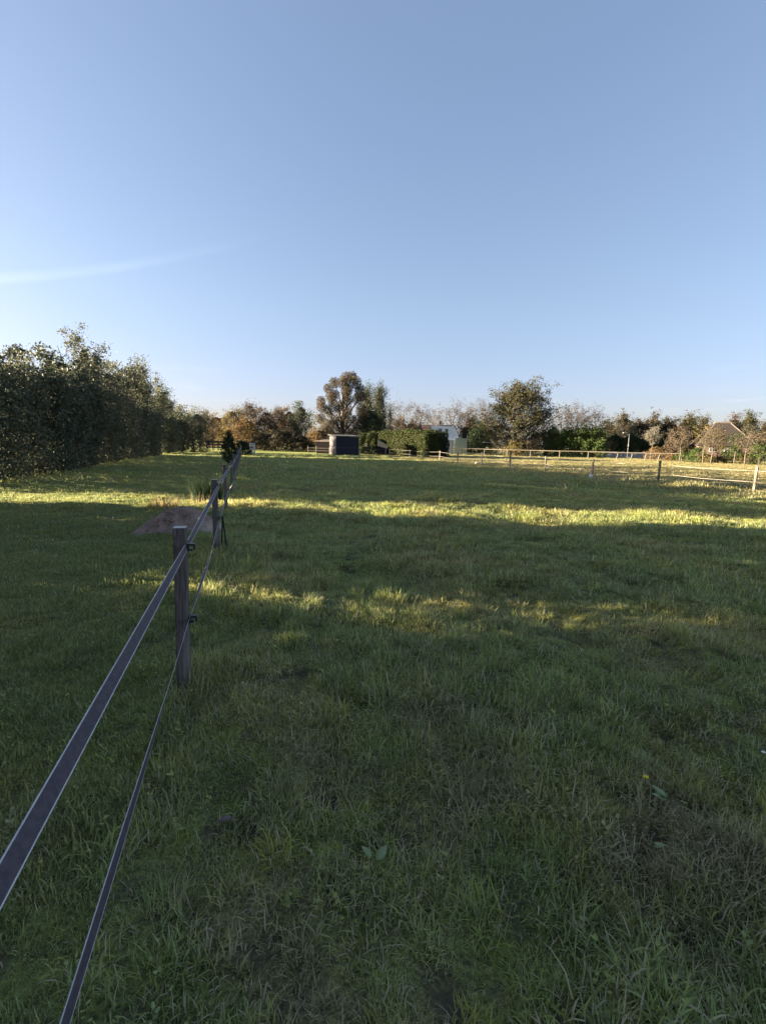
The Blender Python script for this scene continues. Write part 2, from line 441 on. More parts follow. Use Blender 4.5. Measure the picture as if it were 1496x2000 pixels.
# ------------------------------------------------------------------ grass: clumps scattered over the ground
def clump(name, seed, nb, rad, l0, l1, wid, lie=.5, straw=.09, broad=0):
    rs = np.random.RandomState(seed); vs = []; fs = []; val = []
    for b in range(nb):
        r = rad*math.sqrt(rs.rand()); a = rs.rand()*6.283
        x, y = r*math.cos(a), r*math.sin(a)
        L = rs.uniform(l0, l1); az = a+rs.normal()*1.3; bend = lie*abs(rs.normal())*.9+.12
        w = wid*rs.uniform(.7, 1.3); px, py = -math.sin(az), math.cos(az)
        # a blade: three sections, tapering, bending over more towards its tip
        p = np.array([x, y, -.012]); th = bend*.6; o = len(vs)
        for k, ww in enumerate((1, .85, .55)):
            vs.append((p[0]-px*w*ww/2, p[1]-py*w*ww/2, p[2])); vs.append((p[0]+px*w*ww/2, p[1]+py*w*ww/2, p[2]))
            s = L/3; p = p+np.array([math.cos(az)*math.sin(th)*s, math.sin(az)*math.sin(th)*s, math.cos(th)*s]); th = min(th+bend*.75, 2.0)
        vs.append(tuple(p))
        fs += [(o, o+1, o+3, o+2), (o+2, o+3, o+5, o+4), (o+4, o+5, o+6)]
        v = rs.uniform(.94, 1) if rs.rand() < straw else rs.uniform(0, .9); val += [v]*3
    for b in range(broad):
        a = rs.rand()*6.283; r = rad*rs.rand(); L = rs.uniform(.008, .018); el = rs.uniform(.1, .8)
        c = np.array([r*math.cos(a), r*math.sin(a), rs.uniform(.02, .05)])
        d = np.array([math.cos(a)*math.cos(el), math.sin(a)*math.cos(el), math.sin(el)]); s = np.array([-math.sin(a), math.cos(a), 0])
        o = len(vs)
        for q in (c, c+d*L*.35+s*L*.36, c+d*L*.8+s*L*.25, c+d*L, c+d*L*.8-s*L*.25, c+d*L*.35-s*L*.36): vs.append(tuple(q))
        fs.append((o, o+1, o+2, o+3)); fs.append((o, o+3, o+4, o+5)); val += [rs.uniform(.3, .8)]*2
    me = bpy.data.meshes.new(name); me.from_pydata(vs, [], fs)
    at_ = me.attributes.new('v', 'FLOAT', 'FACE'); at_.data.foreach_set('value', np.array(val, np.float32))
    me.materials.append(MGR); me.polygons.foreach_set('use_smooth', [True]*len(fs)); me.update()
    return bpy.data.objects.new(name, me)
CL = bpy.data.collections.new('grass_clumps')
SPEC = []
for i in range(4): SPEC.append(clump('grass_clump', 10+i, 46, .075, .025, .072, .0050, 1.25))
for i in range(2): SPEC.append(clump('grass_clump', 20+i, 46, .06, .05, .12, .0046, 1.1))
SPEC.append(clump('grass_clump', 31, 38, .07, .05, .11, .0030, 1.3, straw=.40))
SPEC.append(clump('grass_clump', 32, 44, .07, .025, .07, .0052, 1.3, broad=5))
for i in range(3): SPEC.append(clump('grass_clump', 40+i, 84, .20, .03, .09, .0085, 1.2))
SPEC.append(clump('grass_clump', 45, 90, .17, .06, .14, .0080, 1.0, straw=.15))
for i in range(2): SPEC.append(clump('grass_clump', 50+i, 110, .55, .05, .12, .018, 1.0))
SPEC.append(clump('grass_clump', 55, 110, .42, .10,   .19, .018, .8, straw=.12))
SPEC.append(clump('grass_clump', 60, 120, 1.1, .06, .13, .045, .9))
for i in range(2): SPEC.append(clump('grass_clump', 70+i, 60, .075, .03, .06, .0042, .45, straw=.04))
SPEC.append(clump('grass_clump', 72, 100, .20, .035, .065, .0075, .45, straw=.04))
SPEC.append(clump('grass_clump', 73, 120, .55, .05, .09, .017, .45, straw=.04))
for i, o in enumerate(SPEC):
    o.name = 'clump_%02d' % i; CL.objects.link(o)

def lownoise(x, y, s, seed):
    rs = np.random.RandomState(seed); z = 0
    for k in range(9):
        a = rs.rand()*6.283; f = 2*math.pi/s*rs.uniform(.6, 1.9)
        z = z+np.sin(x*math.cos(a)*f+y*math.sin(a)*f+rs.rand()*6.28)
    return z/3.0
def scatter(rs, r0, r1, dens, ang):
    area = (r1*r1-r0*r0)*ang; n = int(area*dens)
    r = np.sqrt(rs.rand(n)*(r1*r1-r0*r0)+r0*r0); a = HEAD+(rs.rand(n)*2-1)*ang
    return r*np.sin(a), r*np.cos(a), r
def grass(name, label, rs, zones, keep):
    PX, PY, ID, SC, RO = [], [], [], [], []
    for (r0, r1, dens, ang, choice, wts) in zones:
        x, y, r = scatter(rs, r0, r1, dens, ang)
        k = keep(x, y); x, y = x[k], y[k]; n = len(x)
        patch = lownoise(x, y, 1.3, 3); big = lownoise(x, y, 4.5, 4)
        k = rs.rand(n) < np.clip(.85+.3*patch+.15*big, .6, 1); x, y, patch, big = x[k], y[k], patch[k], big[k]; n = len(x)
        if r0 < 9:
            k = rs.rand(n) > 1.15*dent(x, y); x, y, patch, big = x[k], y[k], patch[k], big[k]; n = len(x)
        idx = rs.choice(choice, n, p=wts)
        tall = .7*lownoise(x, y, .8, 5)+.9*lownoise(x, y, .28, 6)
        sc = rs.uniform(.7, 1.15, n)*np.clip(.9+.34*tall+.15*big, .4, 1.7)
        lawn = np.clip((-.5-x+.35*patch)/.5, 0, 1)
        right = (x > 18.9)
        verge = np.exp(-((x-18.2)/.8)**2)
        under = np.exp(-((x+.42)/.22)**2)
        sz = sc*(1-.15*lawn)*np.where(right, .55, 1)*(1+.55*verge*rs.rand(n))*(1+.55*under*rs.rand(n))
        PX.append(x); PY.append(y); ID.append(idx); SC.append(np.stack([sc, sc, sz], 1))
        RO.append(np.stack([rs.normal(size=n)*.12, rs.normal(size=n)*.12, rs.rand(n)*6.283], 1))
    x, y = np.concatenate(PX), np.concatenate(PY); n = len(x)
    me = bpy.data.meshes.new(name); me.vertices.add(n)
    me.vertices.foreach_set('co', np.stack([x, y, gz(x, y)], 1).reshape(-1).astype(np.float32))
    me.attributes.new('idx', 'INT', 'POINT').data.foreach_set('value', np.concatenate(ID).astype(np.int32))
    me.attributes.new('scl', 'FLOAT_VECTOR', 'POINT').data.foreach_set('vector', np.concatenate(SC).reshape(-1).astype(np.float32))
    me.attributes.new('rot', 'FLOAT_VECTOR', 'POINT').data.foreach_set('vector', np.concatenate(RO).reshape(-1).astype(np.float32))
    me.materials.append(MGR); me.update()
    ob = link(name, me); tag(ob, label, 'grass', kind='stuff')
    g = bpy.data.node_groups.new(name, 'GeometryNodeTree')
    g.interface.new_socket('Geometry', in_out='INPUT', socket_type='NodeSocketGeometry')
    g.interface.new_socket('Geometry', in_out='OUTPUT', socket_type='NodeSocketGeometry')
    gi, go = g.nodes.new('NodeGroupInput'), g.nodes.new('NodeGroupOutput')
    ip = g.nodes.new('GeometryNodeInstanceOnPoints')
    ci = g.nodes.new('GeometryNodeCollectionInfo'); ci.inputs[0].default_value = CL
    ci.inputs['Separate Children'].default_value = True; ci.inputs['Reset Children'].default_value = True
    def attr(nm, ty):
        a = g.nodes.new('GeometryNodeInputNamedAttribute'); a.data_type = ty; a.inputs[0].default_value = nm; return a.outputs[0]
    L = g.links.new
    L(gi.outputs[0], ip.inputs['Points']); L(ci.outputs[0], ip.inputs['Instance']); ip.inputs['Pick Instance'].default_value = True
    L(attr('idx', 'INT'), ip.inputs['Instance Index'])
    L(attr('rot', 'FLOAT_VECTOR'), ip.inputs['Rotation']); L(attr('scl', 'FLOAT_VECTOR'), ip.inputs['Scale'])
    L(ip.outputs[0], go.inputs[0])
    md = ob.modifiers.new('scatter', 'NODES'); md.node_group = g
    return ob
NEAR = ([0, 1, 2, 3, 4, 5, 6, 7], [.17, .17, .17, .13, .10, .08, .10, .08])
MIDC = ([8, 9, 10, 11], [.30, .30, .25, .15])
LAWN = ([16, 17, 0, 7], [.4, .4, .1, .1]); LAWM = ([18], [1.]); LAWF = ([19], [1.])
FARC = ([12, 13, 14], [.42, .42, .16])
mound_c = Vector((-1.18, 9.02, 0))
offm = lambda x, y: (((x-mound_c.x)/.85)**2+((y-mound_c.y)/.60)**2) > .52
grass('grass', 'green and straw coloured pasture grass growing over the paddock', np.random.RandomState(1),
      [(.55, 3.4, 680, R(60), *NEAR), (3.4, 5.4, 520, R(60), *NEAR), (5.4, 9, 300, R(56), *NEAR), (5.2, 20, 85, R(54), *MIDC), (20, 48, 13, R(50), *FARC), (48, 62, 4, R(46), *FARC)],
      lambda x, y: (x > -.55) & (x < 18.9) & (y < 61) & offm(x, y))
grass('lawn', 'short mown green grass strip between hedge and tape fence', np.random.RandomState(2),
      [(.55, 3.4, 680, R(60), *LAWN), (3.4, 5.4, 520, R(60), *LAWN), (5.4, 9, 300, R(56), *LAWN), (5.2, 20, 85, R(54), *LAWM), (20, 48, 12, R(50), *LAWF), (48, 75, 3, R(46), *LAWF)],
      lambda x, y: (x <= -.55) & (x > -9) & offm(x, y))
grass('field_grass', 'dry grazed grass of the sunlit field beyond the rope fence', np.random.RandomState(3),
      [(15, 48, 9, R(52), *FARC), (48, 90, 2.2, R(50), *FARC)],
      lambda x, y: (x >= 18.9))

# ------------------------------------------------------------------ materials
M_POST = surf('weathered_post', (.185, .150, .138, 1), (.070, .058, .058, 1), 11, .88, 1.0, 40, (7, 7, .55), c3=(.25, .22, .205, 1), detail=8)
M_END = surf('sawn_end', (.50, .47, .42, 1), (.36, .33, .29, 1), 30, .8, .3)
M_POSTL = surf('pale_post', (0.234, 0.202, 0.153, 1), (0.163, 0.136, 0.104, 1), 7, .85, .4, 30, (5, 5, .8))
M_POSTG = surf('greenish_post', (0.133, 0.133, 0.094, 1), (0.078, 0.078, 0.058, 1), 7, .85, .4, 30, (5, 5, .8))
M_PLASTIC = surf('black_plastic', (.012, .012, .014, 1), (.02, .02, .022, 1), 20, .45, spec=.4)
M_TAPE = surf('dark_tape', (0.065, 0.054, 0.068, 1), (0.096, 0.080, 0.096, 1), 60, .62, .5, 500, spec=.35)
M_TAPEW = surf('white_tape_edge', (.55, .55, .56, 1), (.42, .42, .44, 1), 40, .55)
M_ROPE = surf('white_rope', (0.232, 0.207, 0.171, 1), (0.182, 0.163, 0.133, 1), 30, .7)
M_RAIL = surf('weathered_rail', (0.168, 0.143, 0.118, 1), (0.126, 0.105, 0.086, 1), 5, .8, .4, 20, (1, 8, 8))
M_BARK = surf('bark', (.085, .068, .055, 1), (.045, .038, .032, 1), 5, .9, .6, 14, (3, 3, .7))
M_BARKP = surf('pale_bark', (0.121, 0.099, 0.074, 1), (0.072, 0.058, 0.044, 1), 5, .9, .5, 14, (3, 3, .7))
M_TWIG = surf('brown_twigs', (.115, .085, .070, 1), (.075, .058, .048, 1), 4, .9)  # twigs a lighter brown than the bark

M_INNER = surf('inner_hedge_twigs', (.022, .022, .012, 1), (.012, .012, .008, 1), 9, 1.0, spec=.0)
LV_HEDGE = leafmat('hedge_leaf', (.062, .076, .050, 1), (.115, .125, .080, 1), (.14, .13, .09, 1), .20, .06)
LV_HEDGE2 = leafmat('willow_leaf', (.085, .095, .062, 1), (.16, .16, .105, 1), (.20, .18, .12, 1), .34, .10)
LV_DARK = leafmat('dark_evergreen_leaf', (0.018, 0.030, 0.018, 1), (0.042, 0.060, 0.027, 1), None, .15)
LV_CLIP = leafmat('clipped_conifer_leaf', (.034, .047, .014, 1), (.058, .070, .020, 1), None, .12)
LV_LAUREL = leafmat('laurel_leaf', (.040, .070, .020, 1), (.085, .115, .035, 1), (.16, .16, .06, 1), .25, .1)
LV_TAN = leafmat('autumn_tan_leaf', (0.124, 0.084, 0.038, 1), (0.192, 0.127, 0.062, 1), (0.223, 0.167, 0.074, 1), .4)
LV_OLIVE = leafmat('autumn_olive_leaf', (0.102, 0.085, 0.034, 1), (0.156, 0.126, 0.051, 1), (0.204, 0.150, 0.061, 1), .4)
LV_BROWN = leafmat('grey_brown_foliage', (0.075, 0.060, 0.039, 1), (0.120, 0.091, 0.060, 1), (0.053, 0.056, 0.030, 1), .3)
LV_POPLAR = leafmat('poplar_leaf', (.040, .050, .028, 1), (.085, .090, .052, 1), (.14, .12, .07, 1), .3)
LV_BARE = leafmat('sparse_brown_leaf', (0.060, 0.046, 0.035, 1), (0.104, 0.078, 0.058, 1), (0.144, 0.104, 0.064, 1), .35)
LV_PINE = leafmat('olive_tree_leaf', (.034, .036, .018, 1), (.078, .070, .032, 1), (.13, .105, .045, 1), .22, .08)
LV_GREY = leafmat('grey_green_leaf', (0.068, 0.068, 0.046, 1), (0.120, 0.116, 0.080, 1), (0.176, 0.160, 0.112, 1), .35)
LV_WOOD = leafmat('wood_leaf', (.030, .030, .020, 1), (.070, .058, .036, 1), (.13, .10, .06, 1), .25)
LV_PALE = leafmat('pale_leaf', (0.132, 0.118, 0.094, 1), (0.198, 0.182, 0.149, 1), None, .35)
LV_STRAW = leafmat('straw', (0.285, 0.217, 0.105, 1), (0.390, 0.315, 0.165, 1), None, .45)

# ------------------------------------------------------------------ left: hedgerow along the mown strip
rsH = np.random.RandomState(11)
HEDGE = 'shrubs of the tall hedgerow'
VIS = [ # along, across, height, width, top looseness, label
 (19.2, -9.2, 4.5, 3.5, 0, 'lowest hedge shrub at the open end of the hedgerow, brighter leaves down to the grass'),
 (22.4, -9.4, 4.6, 3.4, 1, 'second hedge shrub from the open end, loose pale sprays on top'),
 (24.6, -9.2, 5.1, 3.4, 0, 'third hedge shrub from the open end, with thin grey-green upright tips'),
 (27.0, -9.3, 5.0, 3.5, 1, 'hedge shrub in the dip just before the tallest pointed tree'),
 (29.6, -9.4, 6.0, 3.5, 0, 'dark hedge shrub touching the near side of the tallest pointed tree'),
 (32.4, -9.1, 7.4, 3.3, 2, 'tallest hedgerow tree with a pointed leafy top standing against the sky'),
 (35.2, -9.4, 6.7, 3.5, 0, 'rounded hedge tree just beyond the tallest pointed one'),
 (38.2, -9.2, 6.6, 3.6, 1, 'brownish hedge tree in the middle of the far half of the hedgerow'),
 (41.2, -9.3, 7.3, 3.4, 2, 'loose topped hedge tree with two sprays above the dark hedge'),
 (44.4, -9.2, 7.4, 3.6, 0, 'dense dark hedge tree reaching down to the lawn edge'),
 (47.8, -9.2, 8.1, 3.6, 2, 'feathery topped hedge tree, the last high crown before the row slopes down'),
 (51.0, -9.4, 8.3, 3.4, 0, 'dark hedge tree beside the thin sunlit gap on the lawn'),
 (57.8, -9.2, 8.2, 3.4, 1, 'hedge tree on the far side of the thin sunlit gap'),
 (61.2, -9.3, 7.0, 3.6, 0, 'sloping end tree of the long dark hedgerow'),
 (66.8, -9.4, 5.4, 3.4, 0, 'hedge shrub carrying the row on behind the rounded bush'),
 (69.8, -9.3, 5.2, 3.4, 0, 'farthest dense hedge shrub of the row, hidden behind the rounded bush'),
]
first = None
for i, (y, x, h, w, k, lab) in enumerate(VIS):
    y += rsH.uniform(-.15, .15)
    nl = int(4700*min(h, 6)*(1.0 if y < 40 else .75))
    t = make_tree('hedge_shrub', lab, 'hedge shrub', (x, y, gz(x, y)), h, w, 'hedge', (LV_HEDGE2 if k else LV_HEDGE), M_BARK,
                  nl, .16 if i in (3, 4) else .125 if y < 40 else .155, 100+i, trunk=.02, limbs=26, subs=3, blob=.055, fill=.66, group=HEDGE, stems=3, depth=w*1.12, dense=min(h, 4.9 if y < 40 else 4.4))
    if i == 4: first = t
    if i == 3: second = t
hid = 'dense green hedge shrub in the part of the hedgerow nearest the camera, beside the lawn'
for i, (y, x, h) in enumerate([(-9.6, -9.3, 5.3), (-7, -9.2, 5.4), (-4.3, -9.4, 5.3), (-1.6, -9.2, 5.5), (1.0, -9.3, 5.4), (3.3, -9.3, 5.5), (5.0, -9.3, 5.4), (6.5, -9.3, 5.6), (10.9, -9.3, 5.4), (13.3, -9.3, 5.5)]):
    src = first if i % 2 else second
    sc = h/(6.0 if i % 2 else 5.0)
    copy_thing(src, (x, y, gz(x, y)), rsH.rand()*.6+(3.14 if i % 3 == 0 else 0), hid, (1, 1, sc))
t = copy_thing(second, (-9.3, 8.9, 0), 1.2, 'low green bush in the gap of the hedgerow beside the lawn', (.9, .9, .30))
# bush standing forward of the row at its far end, and the row going on behind it
make_tree('hedge_shrub', 'rounded dark green bush standing forward of the far end of the hedgerow', 'hedge shrub', at(388, 61.5), 5.4, 3.3, 'hedge', LV_HEDGE, M_BARK, 9000, .15, 131, trunk=.02, limbs=22, fill=.55, group=HEDGE, stems=3)
for i, (px, d, top, wp, lab) in enumerate([(352, 66, 800, 40, 'lower hedge tree seen between the sloping hedgerow and the rounded bush'),
                                          (372, 82, 806, 44, 'lilac brown tree top showing over the rounded bush'),
                                          (398, 92, 806, 40, 'bare topped tree just left of the black rail fence')]):
    make_tree('hedge_tree', lab, 'tree', at(px, d), hgt(px, top, d), wp*d/FOC, 'hedge', LV_HEDGE2 if i < 2 else LV_BARE, M_BARK, 6000, .2, 140+i, trunk=.05, limbs=18, fill=.4, stems=2)

# ------------------------------------------------------------------ electric tape fence along the paddock
FX = -.44
fence = tag(empty('electric_fence', (0, 0, 0)), 'electric fence of grey posts with dark white-edged tape dividing lawn from paddock', 'fence')
def insulator(mb, x, y, z):
    """black clip screwed to the side of a post: plate, two prongs and the bar closing them"""
    mb.box(Vector((x+.006, y, z)), (.012, .036, .052)); mb.box(Vector((x+.027, y, z+.016)), (.030, .026, .014))
    mb.box(Vector((x+.022, y, z-.017)), (.020, .026, .012)); mb.box(Vector((x+.045, y, z+.003)), (.009, .030, .040))
    mb.tube([(x-.004, y, z+.012), (x+.014, y, z+.012)], .004, 6)
rsF = np.random.RandomState(5)
TOP_H, LOW_H = .938, .452
posts = [-.84+4.0*k for k in range(0, 16)]
for k, y in enumerate(posts):
    h = 1.05+rsF.uniform(-.03, .03); lean = rsF.normal(size=2)*.012
    x = FX+rsF.normal()*.012; z = gz(x, y)
    if k == 1: h, lean, x = 1.07, (-.016, -.004), FX+.008
    mb = MB(); mb.box(Vector((0, 0, (h-.12)/2)), (.078, .078, h+.12), ch=.006, top=1)
    p = mb.build('fence_post', [M_POST, M_END], fence, loc=(x, y, z)); p.rotation_euler = (lean[1], lean[0]*-1, rsF.normal()*.05)
    if k < 9:
        for hh in (TOP_H, LOW_H):
            ib = MB(); insulator(ib, .039, 0, hh); ib.build('insulator', M_PLASTIC, p)
# the two thin dark stakes beside the second visible post
for dx, dy in ((.062, -.02), (.13, .03)):
    mb = MB(); mb.box(Vector((0, 0, .2)), (.022, .022, .55), ch=.003)
    s = mb.build('stake', M_PLASTIC, fence, loc=(FX+dx, posts[2]+dy, gz(FX+dx, posts[2]))); s.rotation_euler = (0, R(4 if dx < .1 else -5), 0)
def tape(name, height, twist, sag, wob):
    """woven tape: a thin dark band with a pale line along each edge, twisting between the clips"""
    mb = MB(); prev = None; N_ = []
    ys = np.concatenate([np.linspace(posts[0]-.4, posts[3], 150), np.linspace(posts[3], posts[-1], 240)[1:]])
    rows = []
    for y in ys:
        u = (y-posts[0]) % 4.0/4.0; k = int((y-posts[0])//4.0)
        s = math.sin(math.pi*u)
        a = twist(y, u, k)
        wx, wz = math.sin(a), math.cos(a)
        k = min(max(k, 0), len(posts)-2); z0, z1 = gz(FX, posts[k]), gz(FX, posts[k+1])
        c = Vector((FX+.0595+wob*s*math.sin(k*2.3), y, height-sag*s+z0+(z1-z0)*min(max(u, 0), 1)))
        wd = .040; th = .0016
        tx, tz = wz, -wx
        row = []
        for q in (-.5, -.43, .43, .5): row.append(c+Vector((wx, 0, wz))*wd*q+Vector((tx, 0, tz))*th*.5)
        for q in (.5, .43, -.43, -.5): row.append(c+Vector((wx, 0, wz))*wd*q-Vector((tx, 0, tz))*th*.5)
        rows.append(row)
    o = 0
    for r in rows: mb.v += [tuple(p) for p in r]
    for i in range(len(rows)-1):
        for q in range(8):
            mb.f.append((i*8+q, i*8+(q+1) % 8, (i+1)*8+(q+1) % 8, (i+1)*8+q)); mb.mi.append(0 if q in (1, 5) else 1)
    mb.build(name, [M_TAPE, M_TAPEW], fence)
tape('tape', TOP_H, lambda y, u, k: (-R(12)-R(22)*math.sin(math.pi*min(max(u, 0), 1))**.5 if k == 0 else -R(14)-R(30)*math.sin(math.pi*u)), .0, .0)
tape('tape', LOW_H, lambda y, u, k: (R(-10)+R(28)*min(1, max(0, (u-.56)/.24)) if k == 0 else R(18)+R(35)*math.sin(2*math.pi*u)), .012, .012)

# sand heap and dry growth beside the fence
def heap():
    rs = np.random.RandomState(3); mb = MB(); n = 34; m = 14; vs = [(0, 0, .44)]; fs = []
    for j in range(1, m+1):
        t = j/m
        for i in range(n):
            a = 2*math.pi*i/n
            lob = 1+.12*math.sin(2*a+.6)+.09*math.sin(3*a+2)+.05*math.sin(7*a)
            z = .44*(.5+.5*math.cos(math.pi*min(1, t*1.02)))**.8*(1+.30*math.cos(a)*t+.12*math.cos(3*a+1)*t)+rs.normal()*.013+.022*math.sin(9*a+7*t)*math.sin(11*t+2*a)*(1-t)-.02*t
            vs.append((math.cos(a)*.86*t*lob, math.sin(a)*.62*t*lob, z))
    for i in range(n): fs.append((0, 1+i, 1+(i+1) % n))
    for j in range(m-1):
        for i in range(n):
            fs.append((1+j*n+i, 1+(j+1)*n+i, 1+(j+1)*n+(i+1) % n, 1+j*n+(i+1) % n))
    mb.add(vs, fs)
    m_ = surf('damp_sand', (.30, .205, .155, 1), (.17, .118, .092, 1), 9, .95, 1.0, 40, c3=(.36, .275, .225, 1))
    o = mb.build('sand_heap', m_, smooth=True, loc=(mound_c.x, mound_c.y, gz(mound_c.x, mound_c.y)-.01))
    o.rotation_euler = (0, 0, -HEAD); tag(o, 'small heap of grey-brown sand on the lawn beside the tape fence', 'sand heap')
    cl = MB()
    for i in range(170):
        a = rs.rand()*6.28; r = .25+.85*rs.rand(); s = rs.uniform(.010, .042)
        c = Vector((math.cos(a)*.9*r, math.sin(a)*.66*r, max(.01, (.43*(.5+.5*math.cos(math.pi*min(1, r*1.02)))**.8 if r < 1 else 0))+.0))
        cl.box(c, (s*1.5, s, s*.8), rz=rs.rand()*3)
    q = cl.build('clods', m_, o); q['kind'] = 'stuff'
heap()
def tuft(name, label, cat, loc, n, l0, l1, rad, wid, mat, seed, lie=.6):
    rs = np.random.RandomState(seed); V = []
    for b in range(n):
        r = rad*math.sqrt(rs.rand()); a = rs.rand()*6.283; az = a+rs.normal()*.6; L = rs.uniform(l0, l1)
        p = np.array([r*math.cos(a), r*math.sin(a), -.02]); th = lie*abs(rs.normal())*.4; s = np.array([-math.sin(az), math.cos(az), 0])
        ws = [1, .8, .5, .12]
        for k in range(3):
            d = np.array([math.cos(az)*math.sin(th), math.sin(az)*math.sin(th), math.cos(th)])*L/3
            q = p+d; V.append([p-s*wid*ws[k]/2, p+s*wid*ws[k]/2, q+s*wid*ws[k+1]/2, q-s*wid*ws[k+1]/2]); p = q; th += lie*.5
    V = np.array(V); vals = np.repeat(rs.rand(n), 3)
    o = link(name, quadmesh(name, V, mat, vals), loc=loc); tag(o, label, cat); return o
LV_RUSH = leafmat('dark_rush', (.022, .040, .022, 1), (.045, .072, .034, 1), None, .3)
tuft('dry_grass_tuft', 'straw coloured dry grass tuft behind the sand heap', 'grass tuft', at(322, 10.9), 260, .18, .48, .34, .011, LV_STRAW, 1, 1.0)
tuft('rush_clump', 'dark green clump of tall grass beside the fence beyond the sand heap', 'grass clump', at(404, 12.4), 900, .35, .78, .38, .012, LV_RUSH, 2, .45)
DR = tuft('dry_reed', 'thin pale dry reeds standing in front of the dark grass clump', 'reeds', at(388, 11.2), 40, .2, .42, .32, .008, LV_STRAW, 3, .2)
DR['kind'] = 'stuff'

# small plants in the near grass
def buttercup():
    p = at(1252, 2.02); z = .075
    root = tag(empty('buttercup', p), 'single yellow buttercup in the near grass', 'flower')
    my = surf('petal_yellow', (.85, .68, .01, 1), (.80, .58, .01, 1), 40, .35)
    for k in range(5):
        a = k*2*math.pi/5; d = Vector((math.cos(a), math.sin(a), .35)); s = Vector((-math.sin(a), math.cos(a), 0))
        mb = MB(); c = Vector((0, 0, z))
        pts = [c+d*.001, c+d*.006+s*.0045, c+d*.012+s*.0045+Vector((0, 0, .002)), c+d*.013+Vector((0, 0, .003)), c+d*.012-s*.0045+Vector((0, 0, .002)), c+d*.006-s*.0045]
        lo = [q-Vector((0, 0, .0006)) for q in pts]
        mb.add(pts+lo, [(0, 1, 2, 3), (0, 3, 4, 5), (9, 8, 7, 6), (11, 10, 9, 6)]+[(i, (i+1) % 6+0, (i+1) % 6+6, i+6) for i in range(6)])
        mb.build('petal', my, root)
    mb = MB(); mb.tube([(0, .01, -.02), (.004, .004, .04), (0, 0, z)], .0012, 5); mb.build('stem', surf('stem_green', (.06, .11, .03, 1), (.05, .09, .02, 1), 20), root)
    mb = MB(); mb.tube([(0, 0, z), (0, 0, z+.005)], [.004, .003], 7); mb.build('flower_centre', surf('centre', (.5, .42, .02, 1), (.4, .36, .02, 1), 60), root)
buttercup()
def daisy():
    p = at(1476, 2.13); z = .07
    root = tag(empty('daisy', p), 'tiny white daisy at the right edge of the near grass', 'flower')
    mw = surf('petal_white', (.8, .8, .76, 1), (.72, .72, .68, 1), 40, .5)
    mb = MB()
    for k in range(11):
        a = k*2*math.pi/11; d = Vector((math.cos(a), math.sin(a), .15))
        mb.bar(Vector((0, 0, z))+d*.002, Vector((0, 0, z))+d*.009, .0035, .0008)
    mb.build('petals', mw, root)
    mb = MB(); mb.tube([(0, 0, z), (0, 0, z+.003)], [.003, .002], 7); mb.build('flower_centre', surf('daisy_centre', (.7, .5, .03, 1), (.6, .42, .03, 1), 60), root)
    mb = MB(); mb.tube([(0, .008, -.02), (0, 0, z)], .001, 5); mb.build('stem', M_PLASTIC if False else surf('daisy_stem', (.06, .11, .03, 1), (.05, .09, .02, 1), 20), root)
daisy()
M_DOCK = surf('dock_leaf', (.20, .24, .105, 1), (.155, .20, .080, 1), 25, .6, .4, 90)
M_DOCK2 = surf('yellow_leaf', (.14, .17, .04, 1), (.11, .14, .035, 1), 25, .6, .4, 90)
M_DEAD = surf('dead_leaf', (.17, .125, .115, 1), (.11, .08, .07, 1), 25, .8, .4, 90)
def leaf_plant(name, label, px, d, L, mat, n, seed, stand=.05):
    rs = np.random.RandomState(seed); root = tag(empty(name, at(px, d)), label, 'plant')
    for k in range(n):
        az = rs.rand()*6.28; el = rs.uniform(.35, 1.0)
        dr = Vector((math.cos(az)*math.cos(el), math.sin(az)*math.cos(el), math.sin(el))); sd = Vector((-math.sin(az), math.cos(az), 0)); up = dr.cross(sd)*-1
        l = L*rs.uniform(.8, 1.1); c = Vector((rs.normal()*.01, rs.normal()*.01, stand))
        prof = [(0, .05), (.12, .26), (.35, .33), (.6, .25), (.82, .12), (1, .0)]
        vs = []; fs = []
        for t, w in prof:
            q = c+dr*l*t-up*(-.12*l*t*t)
            vs += [q+sd*l*w*.95+up*.06*l*w, q-up*0, q-sd*l*w*.95+up*.06*l*w]
        for i in range(len(prof)-1):
            o = i*3; fs += [(o, o+3, o+4, o+1), (o+1, o+4, o+5, o+2)]
        mb = MB(); mb.add(vs, fs); ob = mb.build('leaf', mat, root, smooth=True)
        sm = ob.modifiers.new('thick', 'SOLIDIFY'); sm.thickness = .0012
    mb = MB(); mb.tube([(0, 0, -.03), (0, 0, stand+.01)], .003, 5); mb.build('stem', M_DOCK, root)
leaf_plant('dock_plant', 'pale green broad leaf standing alone in the near grass, low in the middle', 728, 1.66, .075, M_DOCK, 2, 1)
leaf_plant('dock_plant', 'broad green leaves just below the yellow buttercup', 1292, 1.93, .07, M_DOCK, 3, 2)
leaf_plant('dock_plant', 'narrow pale leaf leaning to the right of the bare patch', 1262, 1.70, .06, M_DOCK, 2, 3)
leaf_plant('dock_plant', 'yellowish broad leaf at the bottom of the picture', 562, 1.42, .05, M_DOCK2, 3, 4, .035)
leaf_plant('dead_leaf', 'dry pinkish brown fallen leaf between tape fence and near grass', 428, 1.78, .07, M_DEAD, 1, 6, .03)

